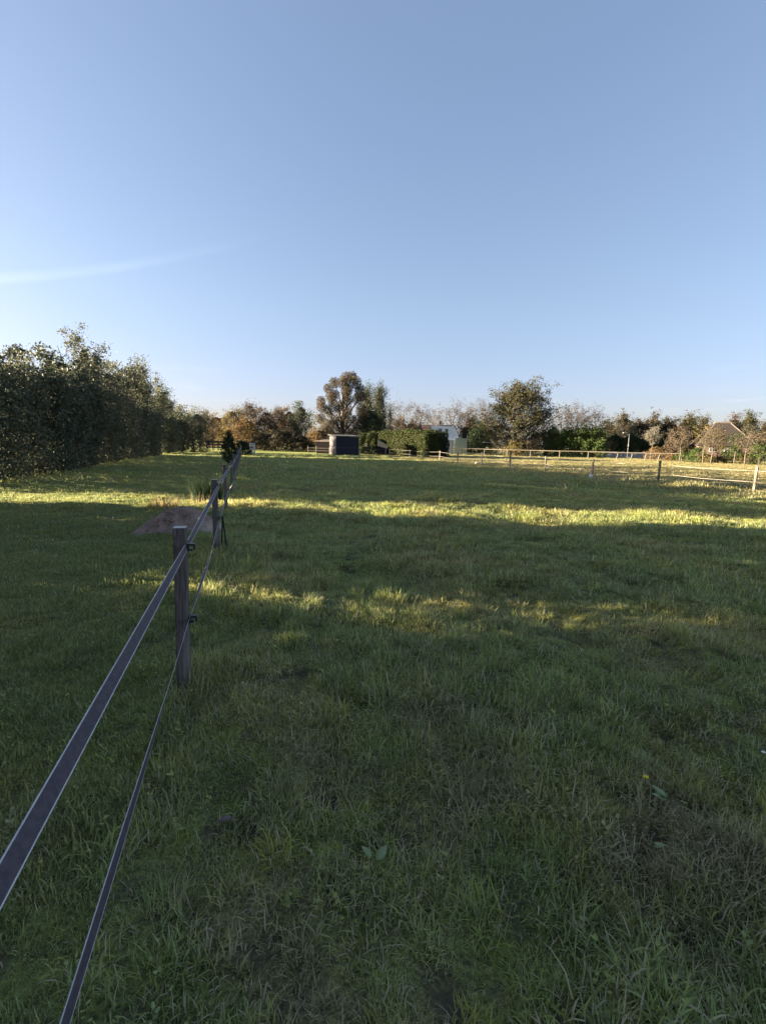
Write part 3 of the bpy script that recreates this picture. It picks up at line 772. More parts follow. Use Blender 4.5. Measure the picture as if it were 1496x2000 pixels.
# ------------------------------------------------------------------ right: post and rope fence of the paddock
RX = 18.3
rf = tag(empty('rope_fence', (0, 0, 0)), 'post and white tape fence along the sunlit right side of the paddock', 'fence')
ry = [4.3, 8.5]+[12.7+4.22*k for k in range(12)]
tops = []
for k, y in enumerate(ry):
    x = RX+rsF.normal()*.05; z = gz(x, y); h = 1.04+rsF.uniform(-.05, .05)
    mt = M_POSTL
    if k == 3: mt = M_POSTG
    if k == 6: h = 1.34
    mb = MB(); mb.box(Vector((0, 0, (h-.1)/2)), (.085, .085, h+.1), ch=.010)
    p = mb.build('fence_post', mt, rf, loc=(x, y, z)); p.rotation_euler = (rsF.normal()*.02, rsF.normal()*.02, rsF.normal()*.2)
    tops.append((x, y, z))
for hh in (.92, .50):
    mb = MB(); pts = []
    for a, b in zip(tops[:-1], tops[1:]):
        for q in range(4):
            u = q/4; pts.append((a[0]+(b[0]-a[0])*u-.05, a[1]+(b[1]-a[1])*u, hh+a[2]+(b[2]-a[2])*u-.05*math.sin(math.pi*u)))
    for a, b in zip(pts[:-1], pts[1:]): mb.bar(a, b, .003, .015)
    mb.build('tape', M_ROPE, rf)
# mineral block beside one post, white cap at the foot of another
def bucket(label, px, d, s):
    mb = MB(); mb.tube([(0, 0, 0), (0, 0, .16*s), (0, 0, .17*s), (0, 0, .22*s)], [.085*s, .10*s, .10*s, .07*s], 12)
    o = mb.build('white_block', surf('white_block', (.78, .76, .72, 1), (.66, .64, .6, 1), 12, .7), loc=at(px, d), smooth=True); tag(o, label, 'block')
bucket('small white block lying in grass beside a fence post of the paddock', 930, 39, 1.1)
bucket('white block at the foot of the leaning fence post', 1153, 25.2, 1.0)

# back end of the paddock
bf = tag(empty('rope_fence', (0, 0, 0)), 'short rope fence of slim posts closing the far end of the paddock', 'fence')
prev = None
bpts = []
for px, d, h in ((602, 69, 1.1), (618, 68, 1.15), (644, 66.5, .95), (702, 50.5, 1.25), (753, 62.5, 1.05)):
    p = at(px, d)
    mb = MB(); mb.box(Vector((0, 0, h/2-.05)), (.10, .10, h+.1), ch=.012); mb.build('fence_post', M_POSTL, bf, loc=p)
    bpts.append((p, h))
for hf in (.82, .45):
    mb = MB(); mb.tube([bpts[i][0]+Vector((0, -.06, hf*1.0)) for i in (0, 1, 2, 4)], .009, 5); mb.build('rope', M_ROPE, bf)

# ------------------------------------------------------------------ rail fence of the next field
wf = tag(empty('rail_fence', (0, 0, 0)), 'weathered wooden one-rail fence closing the far side of the dry field', 'fence')
rp = [(860, 84), (902, 82), (945, 80), (990, 77), (1035, 75), (1092, 72), (1148, 70), (1203, 67.5), (1231, 66.5), (1258, 65.5), (1284, 64.5), (1330, 63)]
pp = [at(px, d) for px, d in rp]
for i, p in enumerate(pp):
    mb = MB(); mb.tube([(0, 0, -.1), (0, 0, 1.12)], [.07, .06], 8)
    o = mb.build('fence_post', M_RAIL, wf, loc=p); o.rotation_euler = (0, R(14 if 6 < i < 11 else rsF.normal()*2), 0)
    if i:
        a = pp[i-1]; mb = MB(); mb.tube([a+Vector((0, -.08, 1.05)), p+Vector((0, -.08, 1.05+rsF.normal()*.02))], .055, 7)
        mb.build('rail', M_RAIL, wf)

# ------------------------------------------------------------------ shed
def board_wall(parent, a, b, z0, z1, n, mat, thick=.03, horizontal=True, name='board', gap=.012, topb=None):
    """boards side by side between ground points a and b; each board is a part"""
    a, b = Vector(a), Vector(b); d = b-a; L = d.length; rz = math.atan2(d.y, d.x)
    for i in range(n):
        mb = MB()
        if horizontal:
            hh = (z1-z0)/n; c = (a+b)/2
            mb.box(Vector((c.x, c.y, z0+hh*(i+.5))), (L, thick+.004*(i % 2), hh-gap), rz=rz)
        else:
            w = L/n; c = a+d*((i+.5)/n); zt = z1 if topb is None else z1+(topb-z1)*((i+.5)/n)
            mb.box(Vector((c.x, c.y, (z0+zt)/2)), (w-gap, thick+.004*(i % 2), zt-z0), rz=rz)
        mb.build(name, mat, parent)
def shed():
    d = 63; a = at(657, d); b = at(700.5, d); c = at(644, d+2.4)
    root = tag(empty('field_shed', Vector((a.x, a.y, 0))), 'dark boarded field shelter with pale side wall beside the clipped hedge', 'shed')
    o = Vector((a.x, a.y, 0)); B = Vector((b.x, b.y, 0))-o; Cc = Vector((c.x, c.y, 0))-o
    dark = surf('dark_blue_boards', (.014, .015, .026, 1), (.022, .022, .034, 1), 4, .8, .2, 20); pale = surf('pale_side_boards', (.075, .066, .074, 1), (.060, .053, .060, 1), 4, .8)
    H = 2.45
    inner = MB(); D2 = B+Cc
    e = .06
    def ins(p): return p+((B+Cc)/2-p).normalized()*.08
    q = [ins(Vector((0, 0, 0))), ins(B), ins(D2), ins(Cc)]
    inner.add([tuple(v) for v in q]+[(v.x, v.y, H-.05) for v in q], [(0, 1, 5, 4), (1, 2, 6, 5), (2, 3, 7, 6), (3, 0, 4, 7), (4, 5, 6, 7)])
    inner.build('wall_frame', dark, root)
    board_wall(root, (0, 0, 0), B, .02, H, 7, dark, .05)
    board_wall(root, Cc, (0, 0, 0), .02, H+.05, 9, pale, .05, False)
    board_wall(root, B, D2, .02, H, 7, dark, .05)
    board_wall(root, D2, Cc, .02, H, 7, dark, .05)
    roof = MB(); n = (B.normalized()); m = Cc.normalized()
    cs = [Vector((0, 0, 0))-n*.2-m*.25, B+n*.2-m*.25, D2+n*.2+m*.2, Cc-n*.2+m*.2]
    roof.add([(v.x, v.y, H+.02+(0 if i < 2 else .22)) for i, v in enumerate(cs)]+[(v.x, v.y, H+.10+(0 if i < 2 else .22)) for i, v in enumerate(cs)],
             [(3, 2, 1, 0), (4, 5, 6, 7), (0, 1, 5, 4), (1, 2, 6, 5), (2, 3, 7, 6), (3, 0, 4, 7)])
    roof.build('roof', surf('grey_felt', (.11, .105, .10, 1), (.08, .076, .072, 1), 4, .8), root)
    mb = MB(); mb.bar(Vector((0, 0, .98))-m*.05, B+Vector((0, 0, .98))-m*.05, .03, .05); mb.build('rail', surf('rail_grey', (.08, .08, .1, 1), (.06, .06, .075, 1), 4), root)
shed()
# lean-to left of the shed, with a rusty roof
def leanto():
    a = at(617, 70); b = at(650, 68.5)
    o = Vector((a.x, a.y, 0)); B = Vector((b.x-a.x, b.y-a.y, 0)); m = Vector((-B.y, B.x, 0)).normalized()*2.2
    root = tag(empty('lean_to', o), 'low brown lean-to with a pale roof left of the dark shed', 'shed')
    brown = surf('brown_boards', (.014, .012, .012, 1), (.010, .009, .009, 1), 4, 1.0, spec=.0)
    board_wall(root, (0, 0, 0), B, 0, 1.75, 12, brown, .05, False)
    board_wall(root, m, (0, 0, 0), 0, 1.7, 8, brown, .05, False)
    board_wall(root, B, B+m, 0, 1.7, 8, brown, .05, False); board_wall(root, B+m, m, 0, 1.7, 10, brown, .05, False)
    mb = MB(); n = B.normalized()*.2; mm = m.normalized()*.2
    cs = [-n-mm, B+n-mm, B+n+m+mm, m-n+mm]
    mb.add([(v.x, v.y, 1.79+(.25 if i > 1 else 0)) for i, v in enumerate(cs)]+[(v.x, v.y, 1.85+(.25 if i > 1 else 0)) for i, v in enumerate(cs)], [(3, 2, 1, 0), (4, 5, 6, 7), (0, 1, 5, 4), (1, 2, 6, 5), (2, 3, 7, 6), (3, 0, 4, 7)])
    mb.build('roof', surf('rust_roof', (.15, .115, .09, 1), (.11, .08, .065, 1), 3, .8), root)
leanto()

# ------------------------------------------------------------------ clipped conifer hedge
def clipped(label, a, b, width, h, n, seed, mat, lumps=.12, core=True):
    """a clipped hedge from ground point a to b: leaf sprays on its faces and a twiggy inside"""
    rs = np.random.RandomState(seed); a, b = Vector((a.x, a.y, 0)), Vector((b.x, b.y, 0)); d = b-a; L = d.length; u = d/L; v = Vector((-u.y, u.x, 0))
    root = tag(empty('clipped_hedge', a), label, 'hedge')
    A = np.array([L*h*2, width*h*2, L*width]); A = A/A.sum(); k = rs.choice(3, n, p=A)
    s, w, z = rs.rand(n)*L, (rs.rand(n)-.5)*width, rs.rand(n)*h
    sg = np.where(rs.rand(n) < .5, -1, 1)
    ins = np.abs(rs.normal(size=n))*.14
    w = np.where(k == 0, sg*(width/2-ins), w); s = np.where(k == 1, np.where(sg > 0, L-ins, ins), s); z = np.where(k == 2, h-ins, z)
    lump = lumps*(np.sin(s*2.1+z*1.3)+np.sin(s*4.7-z*2.9+1)+np.sin(s*.9+z*3.7+w*2))
    w = w*(1+lump*.6/width*2); z = z+np.where(k == 2, lump*.9, 0)*1.0
    z = np.where((z > h*.9), z+.10*np.abs(rs.normal(size=n)), z)
    rr = np.clip((z-h*.82)/(h*.2), 0, 1); w = w*(1-.18*rr**2)
    P = np.stack([u.x*s+v.x*w, u.y*s+v.y*w, np.maximum(z, .03)], 1)
    link('foliage', quadmesh('foliage', leaves(rs, P, .15, .55, .5), mat, rs.rand(n)), root)
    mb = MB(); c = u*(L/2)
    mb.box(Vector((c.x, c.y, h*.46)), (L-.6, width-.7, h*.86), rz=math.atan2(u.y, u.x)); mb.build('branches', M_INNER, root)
    return root
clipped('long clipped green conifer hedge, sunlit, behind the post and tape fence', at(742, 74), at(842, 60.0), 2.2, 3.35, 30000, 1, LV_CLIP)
clipped('short clipped hedge end block in its own shade, right end of the long hedge', at(846, 61.5), at(866, 65), 1.6, 3.15, 11000, 2, LV_DARK)  # darker leaves put the shade of this end into the colour
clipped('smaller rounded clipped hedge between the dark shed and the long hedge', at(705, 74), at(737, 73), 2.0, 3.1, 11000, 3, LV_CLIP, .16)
# dark opening between them: black boards with a sloping top fill the gap
def gap_boards():
    a = at(737, 70); b = at(757, 69); o = Vector((a.x, a.y, 0)); B = Vector((b.x-a.x, b.y-a.y, 0))
    root = tag(empty('gap_block', o), 'dark boards filling the opening between the two clipped hedges', 'shed')
    gap_dark = surf('dark_gap_boards', (.014, .016, .016, 1), (.020, .022, .022, 1), 4, 1.0, spec=.03)
    board_wall(root, (0, 0, 0), B, 0, 2.2, 10, gap_dark, .05, False, topb=1.35)
    m = Vector((-B.y, B.x, 0)).normalized()*1.3
    board_wall(root, m, (0, 0, 0), 0, 2.2, 6, gap_dark, .05, False); board_wall(root, B, B+m, 0, 1.3, 6, gap_dark, .05, False); board_wall(root, B+m, m, 0, 1.3, 10, gap_dark, .05, False, topb=2.2)
    mb = MB(); n = B.normalized()*.06
    cs = [(-n, 2.24), (B+n, 1.36), (B+n+m, 1.36), (m-n, 2.24)]
    mb.add([(v.x, v.y, z) for v, z in cs]+[(v.x, v.y, z+.06) for v, z in cs], [(3, 2, 1, 0), (4, 5, 6, 7), (0, 1, 5, 4), (1, 2, 6, 5), (2, 3, 7, 6), (3, 0, 4, 7)])
    mb.build('roof', gap_dark, root)
gap_boards()
make_tree('garden_bush', 'pale low bush in front of the smaller clipped hedge', 'bush', at(716, 68.5), 1.5, 1.6, 'dome', LV_GREY, M_BARK, 1800, .14, 301, trunk=.02, limbs=10)
make_tree('garden_bush', 'dark low bush under the smaller clipped hedge by the dark boards', 'bush', at(730, 68), 1.2, 1.3, 'dome', LV_DARK, M_BARK, 1800, .14, 302, trunk=.02, limbs=10)

# ------------------------------------------------------------------ white mansard house
M_WHITE = surf('white_render', (.84, .84, .85, 1), (.76, .76, .78, 1), 3, .8)
M_SLATE = surf('slate_roof', (.16, .20, .27, 1), (.11, .14, .20, 1), 5, .5)
M_RED = surf('red_tiles', (.20, .11, .095, 1), (.14, .085, .078, 1), 6, .8)
M_PANE = surf('window_glass', (.02, .025, .035, 1), (.03, .035, .05, 1), 2, .12, spec=.6)
M_FRAME = surf('window_frame', (0.490, 0.490, 0.490, 1), (0.434, 0.434, 0.434, 1), 4, .6)
def prism(mb, prof, y0, y1, mi=0):
    n = len(prof); vs = [(x, y0, z) for x, z in prof]+[(x, y1, z) for x, z in prof]
    mb.add(vs, [tuple(range(n)), tuple(range(2*n-1, n-1, -1))]+[(i, n+i, n+(i+1) % n, (i+1) % n) for i in range(n)], mi)
def window(parent, x, z, w, h, y, mat=None):
    mb = MB(); f = .07
    for c, d in (((x, y, z+h/2+f/2), (w+2*f, .10, f)), ((x, y, z-h/2-f/2), (w+2*f, .14, f)), ((x-w/2-f/2, y, z), (f, .10, h)), ((x+w/2+f/2, y, z), (f, .10, h)), ((x, y, z), (.04, .08, h))):
        mb.box(Vector(c), d)
    fr = mb.build('window', mat or M_FRAME, parent)
    for sx in (-1, 1):
        mb = MB(); mb.box(Vector((x+sx*(w/4+.01), y+.01, z)), (w/2-.02, .03, h)); mb.build('pane', M_PANE, fr)
def slope_quad(mb, a, b, c, d, th=.10, mi=0):
    a, b, c, d = map(Vector, (a, b, c, d)); n = (b-a).cross(d-a).normalized()*th
    mb.add([a, b, c, d, a+n, b+n, c+n, d+n], [(3, 2, 1, 0), (4, 5, 6, 7), (0, 1, 5, 4), (1, 2, 6, 5), (2, 3, 7, 6), (3, 0, 4, 7)], mi)
def house():
    d = 104; p = at(863, d); k = d/FOC
    root = tag(empty('white_house', Vector((p.x, p.y, 0)), -HEAD-R(8)), 'white house with a steep mansard gable and two small dark windows behind the hedge', 'house')
    Hr = hgt(866, 833, d); He = hgt(866, 852, d)          # ridge and eaves
    w0, w1 = 3.45, 2.55                                    # half widths at eaves and at the top
    mb = MB(); prism(mb, [(-w0, 0), (w0, 0), (w0, He), (w1, Hr), (-w1, Hr), (-w0, He)], 0, 8); mb.build('wall', M_WHITE, root)
    mb = MB(); slope_quad(mb, (-w0-.12, -.12, He-.1), (-w0-.12, 8.1, He-.1), (-w1-.06, 8.1, Hr+.04), (-w1-.06, -.12, Hr+.04), -.12)
    slope_quad(mb, (w0+.12, 8.1, He-.1), (w0+.12, -.12, He-.1), (w1+.06, -.12, Hr+.04), (w1+.06, 8.1, Hr+.04), -.12)
    mb.build('roof', M_SLATE, root)
    mb = MB(); slope_quad(mb, (-w1-.25, -.2, Hr+.17), (w1+.25, -.2, Hr+.17), (w1, 8, Hr+.45), (-w1, 8, Hr+.45), .08); mb.build('roof_edge', M_FRAME, root)
    for x in (-.55, .85): window(root, x, He+1.05, .62, 1.0, -.02)
    window(root, -1.2, 1.3, 1.2, 1.1, -.02)
    # porch with a curved blue-grey awning
    mb = MB()
    for i in range(6):
        t0, t1 = i/6, (i+1)/6; z = lambda t: He-.55-.75*t*t
        slope_quad(mb, (-.4, -.05-1.5*t0, z(t0)), (3.4, -.05-1.5*t0, z(t0)), (3.4, -.05-1.5*t1, z(t1)), (-.4, -.05-1.5*t1, z(t1)), .05)
    mb.build('awning', M_SLATE, root)
    for x in (-.3, 3.3):
        mb = MB(); mb.box(Vector((x, -1.45, (He-1.3)/2)), (.1, .1, He-1.3)); mb.build('awning_post', M_FRAME, root)
    # lower wing to the left with the blue glazed roof
    mb = MB(); prism(mb, [(-w0-2.8, 0), (-w0-.02, 0), (-w0-.02, He), (-w0-2.8, He-.9)], .8, 6.5); mb.build('wing_wall', M_WHITE, root)
    mb = MB(); slope_quad(mb, (-w0-3.0, .5, He-1.0), (-w0-.1, .5, He+.35), (-w0-.1, 6.6, He+.9), (-w0-3.0, 6.6, He-.4), .1); mb.build('wing_roof', M_SLATE, root)
    mb = MB(); slope_quad(mb, (-w0-1.9, 1.4, He-.24), (-w0-.6, 1.4, He+.36), (-w0-.6, 3.4, He+.52), (-w0-1.9, 3.4, He-.08), .06); mb.build('skylight', M_PANE, root)
house()
def farm_range():
    d = 118; p = at(845, d)
    root = tag(empty('red_roofed_house', Vector((p.x, p.y, 0)), -HEAD), 'red tiled long house with white pointed gable and dark chimney behind the white house', 'house')
    He, Hr = hgt(845, 843, d), hgt(845, 831, d)
    mb = MB(); mb.box(Vector((0, 3, He/2)), (9.5, 6, He)); mb.build('wall', surf('brick', (.22, .12, .09, 1), (.17, .09, .07, 1), 6), root)
    mb = MB(); slope_quad(mb, (-5, -.2, He), (5, -.2, He), (5, 3, Hr), (-5, 3, Hr), .12); slope_quad(mb, (5, 6.2, He), (-5, 6.2, He), (-5, 3, Hr), (5, 3, Hr), .12)
    prism(mb, [(-5, He), (5, He), (5, He+.02), (-5, He+.02)], -.1, 6.1); mb.build('roof', M_RED, root)
    mb = MB(); mb.box(Vector((1.9, 2.6, Hr+.3)), (.42, .5, 1.9)); mb.build('chimney', M_PLASTIC, root)
    # white pointed dormer gable at the left
    x0 = -3.6; zt = hgt(818, 829, d)
    mb = MB(); prism(mb, [(x0-1.15, 0), (x0+1.15, 0), (x0+1.15, zt-2.3), (x0, zt), (x0-1.15, zt-2.3)], -1.2, -.3); mb.build('gable', surf('gable_brick', (.2, .12, .1, 1), (.15, .09, .08, 1), 6), root)
    mb = MB()
    for s in (-1, 1): mb.bar((x0+s*1.3, -1.28, zt-2.6), (x0, -1.28, zt+.1), .12, .26)
    mb.box(Vector((x0, -1.27, zt-1.9)), (1.7, .1, .14)); mb.box(Vector((x0, -1.28, zt+.35)), (.12, .12, .8)); mb.build('bargeboard', M_FRAME, root)
    window(root, x0, zt-2.7, .7, 1.0, -1.23)
farm_range()
def screen(label, pxs, d, h, n, cols, rough=.8):
    a = at(pxs[0], d); b = at(pxs[1], d); o = Vector((a.x, a.y, 0)); B = Vector((b.x-a.x, b.y-a.y, 0))
    root = tag(empty('garden_screen', o), label, 'garden screen')
    for i in range(n):
        mb = MB(); c = B*((i+.5)/n); mb.box(Vector((c.x, c.y, h/2)), (B.length/n-.02, .03+.01*(i % 2), h), rz=math.atan2(B.y, B.x)); mb.build('board', cols[i % len(cols)], root)
    mb = MB()
    for z in (.3, h-.15): mb.bar(Vector((0, 0, z))+Vector((0, .05, 0)), B+Vector((0, .05, z)), .05, .09)
    mb.build('rail', M_POSTL, root)
pg = [surf('mossy_board', (.40, .43, .28, 1), (.30, .34, .20, 1), 2, .8, stretch=(4, 4, .6)), surf('grey_board', (.44, .45, .36, 1), (.34, .36, .26, 1), 2, .8, stretch=(4, 4, .6))]
screen('pale green mossy board screen at the right of the white house', (887, 911), 90, 3.0, 8, pg)
gy = [surf('grey_screen', (.30, .30, .31, 1), (.22, .22, .23, 1), 2, .7), surf('light_grey_screen', (.48, .48, .49, 1), (.4, .4, .41, 1), 2, .7)]
screen('grey glazed garden screen in front of the white house porch', (869, 886.5), 91, 2.6, 6, gy)
def swing():
    p = at(950, 92); root = tag(empty('garden_table', Vector((p.x, p.y, 0)), -HEAD), 'small dark frame with pale flat top beside the big olive tree', 'garden table')
    mb = MB(); mb.box(Vector((0, 0, 2.28)), (1.7, 1.0, .09)); mb.build('top', M_FRAME, root)
    for x in (-.75, .75):
        for y in (-.4, .4): mb = MB(); mb.box(Vector((x, y, 1.1)), (.1, .1, 2.2)); mb.build('leg', M_PLASTIC, root)
swing()

# ------------------------------------------------------------------ far end left: gate, rails, small house, lamp
def white_gate():
    a = at(489, 61); b = at(498, 61.0); o = Vector((a.x, a.y, 0)); B = Vector((b.x-a.x, b.y-a.y, 0)); n = B.normalized()
    root = tag(empty('white_gate', o), 'narrow white slatted gate at the far end of the tape fence', 'gate')
    for q in (0, 1): mb = MB(); c = B*q; mb.box(Vector((c.x, c.y, .7)), (.12, .1, 1.4)); mb.build('gate_post', M_FRAME, root)
    for i in range(7): mb = MB(); mb.bar(Vector((0, .02, .16+i*.19)), B+Vector((0, .02, .16+i*.19)), .03, .13); mb.build('slat', M_FRAME, root)
white_gate()
def black_rails():
    root = tag(empty('rail_fence', (0, 0, 0)), 'black three-rail wooden fence at the end of the lawn', 'fence')
    P = [at(405, 73), at(417, 73), at(427, 73), at(441, 73)]
    blk = surf('tarred_rail', (.012, .012, .013, 1), (.02, .02, .02, 1), 5, .7)
    for p in P: mb = MB(); mb.box(Vector((0, 0, .8)), (.14, .14, 1.6)); mb.build('fence_post', blk, root, loc=p)
    for z, hh in ((1.4, .30), (.98, .20), (.56, .18)):
        mb = MB(); mb.bar(P[0]+Vector((0, -.09, z)), P[3]+Vector((0, -.09, z)), .05, hh); mb.build('rail', blk, root)
black_rails()
def cottage():
    d = 108; p = at(417, d); root = tag(empty('small_cottage', Vector((p.x, p.y, 0)), -HEAD), 'small pale cottage behind the black rail fence', 'house')
    H = hgt(417, 838, d); He = H-1.5
    mb = MB(); prism(mb, [(-1.9, 0), (1.9, 0), (1.9, He), (0, H), (-1.9, He)], 0, 5); mb.build('wall', surf('pinkish_render', (.52, .43, .40, 1), (.45, .36, .33, 1), 3), root)
    mb = MB(); slope_quad(mb, (-2.1, -.2, He-.1), (-2.1, 5.2, He-.1), (0, 5.2, H+.08), (0, -.2, H+.08), -.12); slope_quad(mb, (2.1, 5.2, He-.1), (2.1, -.2, He-.1), (0, -.2, H+.08), (0, 5.2, H+.08), -.12)
    mb.build('roof', surf('pale_roof', (.42, .38, .36, 1), (.34, .3, .28, 1), 4), root)
    window(root, 0, 1.3, .8, 1.0, -.02)
cottage()
M_STEEL = surf('galvanised', (0.203, 0.203, 0.207, 1), (0.171, 0.171, 0.176, 1), 6, .45, metal=.4)
def lamp(label, px, d, top, arm):
    p = at(px, d); h = hgt(px, top, d); root = tag(empty('street_lamp', p, -HEAD), label, 'street lamp')
    mb = MB(); mb.tube([(0, 0, -.1), (0, 0, h*.5), (0, 0, h*.93), (arm*.25, 0, h*.985), (arm, 0, h)], [.065, .055, .045, .035, .03], 8); mb.build('pole', M_STEEL, root, smooth=True)
    mb = MB(); s = 1 if arm > 0 else -1; mb.box(Vector((arm+s*.25, 0, h-.01)), (.55, .16, .09), ch=.04); mb.build('lamp_head', M_FRAME, root)
lamp('tall pale street lamp with short arm above the tan bushes', 550, 105, 814, -1.0)
lamp('slim street lamp with short arm in front of the dark wood', 1224, 76, 846, -.55)

def T(name, label, cat, px, d, top, wp, env, lm, bark, n, leaf, seed, **kw):
    return make_tree(name, label, cat, at(px, d), hgt(px, top, d), wp*d/FOC, env, lm, bark, n, leaf, seed, **kw)
# slim conifer by the tape fence
T('conifer', 'slim dark conifer beside the tape fence', 'conifer', 449, 31, 848, 30, 'column', LV_DARK, M_BARK, 5200, .085, 201, trunk=.02, limbs=26, fill=.55)
T('garden_bush', 'dark green bush behind the slim conifer at the far fence posts', 'bush', 474, 52, 862, 34, 'dome', LV_DARK, M_BARK, 4200, .13, 202, trunk=.02, limbs=14, fill=.5)
# tan thicket at the left end
TAN = [(425, 100, 812, 60, LV_TAN, 'tan autumn tree above the black rail fence'), (455, 98, 800, 60, LV_OLIVE, 'olive gold autumn tree above the slim conifer'),
       (490, 104, 789, 54, LV_BARE, 'dark leafy topped tree highest in the tan thicket'), (482, 90, 818, 74, LV_TAN, 'orange tan bushy tree low in the middle of the thicket'),
       (520, 100, 802, 56, LV_BARE, 'brown thin crowned tree left of the pale street lamp'), (545, 110, 796, 50, LV_BARE, 'grey-brown tree right behind the pale street lamp'),
       (566, 104, 800, 44, LV_TAN, 'orange brown tree right of the pale street lamp'), (588, 98, 791, 42, LV_POPLAR, 'dark green tree at the right end of the tan thicket')]
for i, (px, d, top, wp, lm, lab) in enumerate(TAN):
    T('autumn_tree', lab, 'tree', px, d, top, wp, 'dome', lm, M_TWIG, 9000, .24, 210+i, trunk=.03, limbs=24, subs=3, fill=.55, stems=2, blob=.07)
T('sparse_sapling', 'thin sapling with few leaves against the sky left of the big plumed tree', 'tree', 609, 92, 806, 22, 'round', LV_POPLAR, M_BARK, 220, .3, 222, trunk=.35, limbs=9, fill=.2)
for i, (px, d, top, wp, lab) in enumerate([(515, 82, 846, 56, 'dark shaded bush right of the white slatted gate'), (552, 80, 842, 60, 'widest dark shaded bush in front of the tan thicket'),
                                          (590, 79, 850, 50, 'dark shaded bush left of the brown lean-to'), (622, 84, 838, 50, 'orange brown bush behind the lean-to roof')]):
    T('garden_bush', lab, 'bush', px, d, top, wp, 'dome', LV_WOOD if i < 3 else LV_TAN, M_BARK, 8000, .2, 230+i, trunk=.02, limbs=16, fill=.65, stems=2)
# big plumed tree and poplars
def plumed():
    """upswept limbs carrying rounded plumes, sky between them"""
    d = 88; px = 668; h = hgt(px, 732, d); w = 92*d/FOC; rs = np.random.RandomState(77)
    root = tag(empty('plumed_tree', at(px, d)), 'big grey-brown tree of rounded plumes, tallest behind the dark shed', 'tree')
    mb = MB(); tr = .42
    mb.tube([(0, 0, -.2), (.1, 0, h*.2), (0, 0, h*.36), (.1, .1, h*.5), (.4, 0, h*.75), (.6, 0, h*.92)], [.55, .45, .36, .26, .14, .05], 9)
    # plume centres read off the outline: (dx, z, r) in fractions
    PL = [(-.42, .42, .10), (-.44, .55, .10), (-.40, .64, .085), (-.30, .50, .11), (-.27, .68, .09), (-.26, .80, .09), (-.12, .72, .10), (-.16, .86, .10), (-.02, .86, .11), (.10, .93, .11), (.20, .95, .09), (.22, .86, .11),
          (.10, .78, .11), (.32, .78, .10), (.40, .70, .08), (.28, .66, .11), (.05, .64, .10), (.15, .54, .11), (.36, .52, .11), (-.12, .56, .10), (-.30, .33, .12), (-.12, .38, .12), (.10, .40, .13), (.30, .38, .13), (-.40, .27, .12), (-.2, .22, .13), (.05, .25, .14), (.28, .25, .14), (.02, .74, .09), (.42, .42, .1), (-.2, .62, .07)]
    P = []
    for i, (fx, fz, r) in enumerate(PL):
        c = Vector((fx*w, rs.uniform(-.28, .28)*w, fz*h)); z0 = max(.14*h, fz*h-.28*h)
        mb.tube([(.1*fx, 0, z0), (fx*w*.45, c.y*.5, z0+(fz*h-z0)*.4), (fx*w*.9, c.y*.95, fz*h*.97), c+Vector((0, 0, r*h*.5))], [.16, .11, .06, .02], 5, cap=False)
        n = int(1000*(r/.1)**2); g = rs.normal(size=(n, 3)); g /= np.linalg.norm(g, axis=1)[:, None]; g *= (rs.rand(n)**.4)[:, None]
        P.append(np.array(c)+g*np.array([r*h*.74, r*h*.8, r*h*.76]))
    P = np.concatenate(P); n = len(P)
    mb.build('trunk', M_BARK, root, smooth=True)
    link('crown', quadmesh('crown', leaves(rs, P, .26, .35, .5), LV_BROWN, rs.rand(n)), root)
plumed()
T('poplar', 'shorter dark green poplar touching the plumed tree', 'tree', 716, 96, 762, 30, 'column', LV_POPLAR, M_BARK, 12000, .22, 241, trunk=.06, limbs=30, fill=.5)
T('poplar', 'taller slender poplar with a pointed top behind the clipped hedge', 'tree', 740, 94, 759, 27, 'column', LV_POPLAR, M_BARK, 12000, .22, 242, trunk=.06, limbs=30, fill=.5)
T('evergreen_tree', 'dark evergreen below the two poplars', 'tree', 728, 88, 806, 62, 'dome', LV_DARK, M_BARK, 10000, .24, 243, trunk=.04, limbs=18, fill=.6)
T('poplar', 'small narrow tree just right of the tall poplar', 'tree', 760, 98, 797, 14, 'column', LV_WOOD, M_BARK, 1800, .24, 244, trunk=.06, limbs=16, fill=.5)
T('evergreen_tree', 'dark purple-brown tree mass between poplar and white house', 'tree', 780, 114, 822, 62, 'dome', LV_WOOD, M_BARK, 9000, .25, 245, trunk=.04, limbs=18, fill=.5)
T('evergreen_tree', 'dark low tree directly left of the white pointed gable', 'tree', 803, 113, 826, 34, 'dome', LV_WOOD, M_BARK, 6000, .25, 246, trunk=.04, limbs=14, fill=.5)
BARE = [(786, 112, 791, 66, 'bare twiggy tree right of the poplars'), (822, 114, 801, 44, 'bare twiggy tree above the white pointed gable'), (849, 122, 808, 34, 'thin bare tree behind the dark chimney'),
        (884, 114, 794, 56, 'bare tree with upswept limbs right of the chimney'), (908, 110, 803, 44, 'brown leaved bare tree above the dark evergreen'), (938, 108, 794, 54, 'twiggy tree left of the big olive tree'),
        (1092, 108, 800, 52, 'bare twiggy tree right of the big olive tree'), (1122, 106, 801, 52, 'reddish brown twiggy tree above the laurels'), (1156, 106, 806, 48, 'grey twiggy tree at the right end of the laurels')]
for i, (px, d, top, wp, lab) in enumerate(BARE):
    T('bare_tree', lab, 'tree', px, d, top, wp, 'vase', LV_BARE, M_TWIG, 3600 if i not in (4, 5, 7) else 5500, .2, 250+i, trunk=.10, limbs=22, subs=4, twig=3, fill=.42, blob=.05)
T('evergreen_tree', 'big dark evergreen right of the white house', 'tree', 920, 112, 822, 52, 'dome', LV_DARK, M_BARK, 12000, .26, 270, trunk=.02, limbs=18, fill=.75)
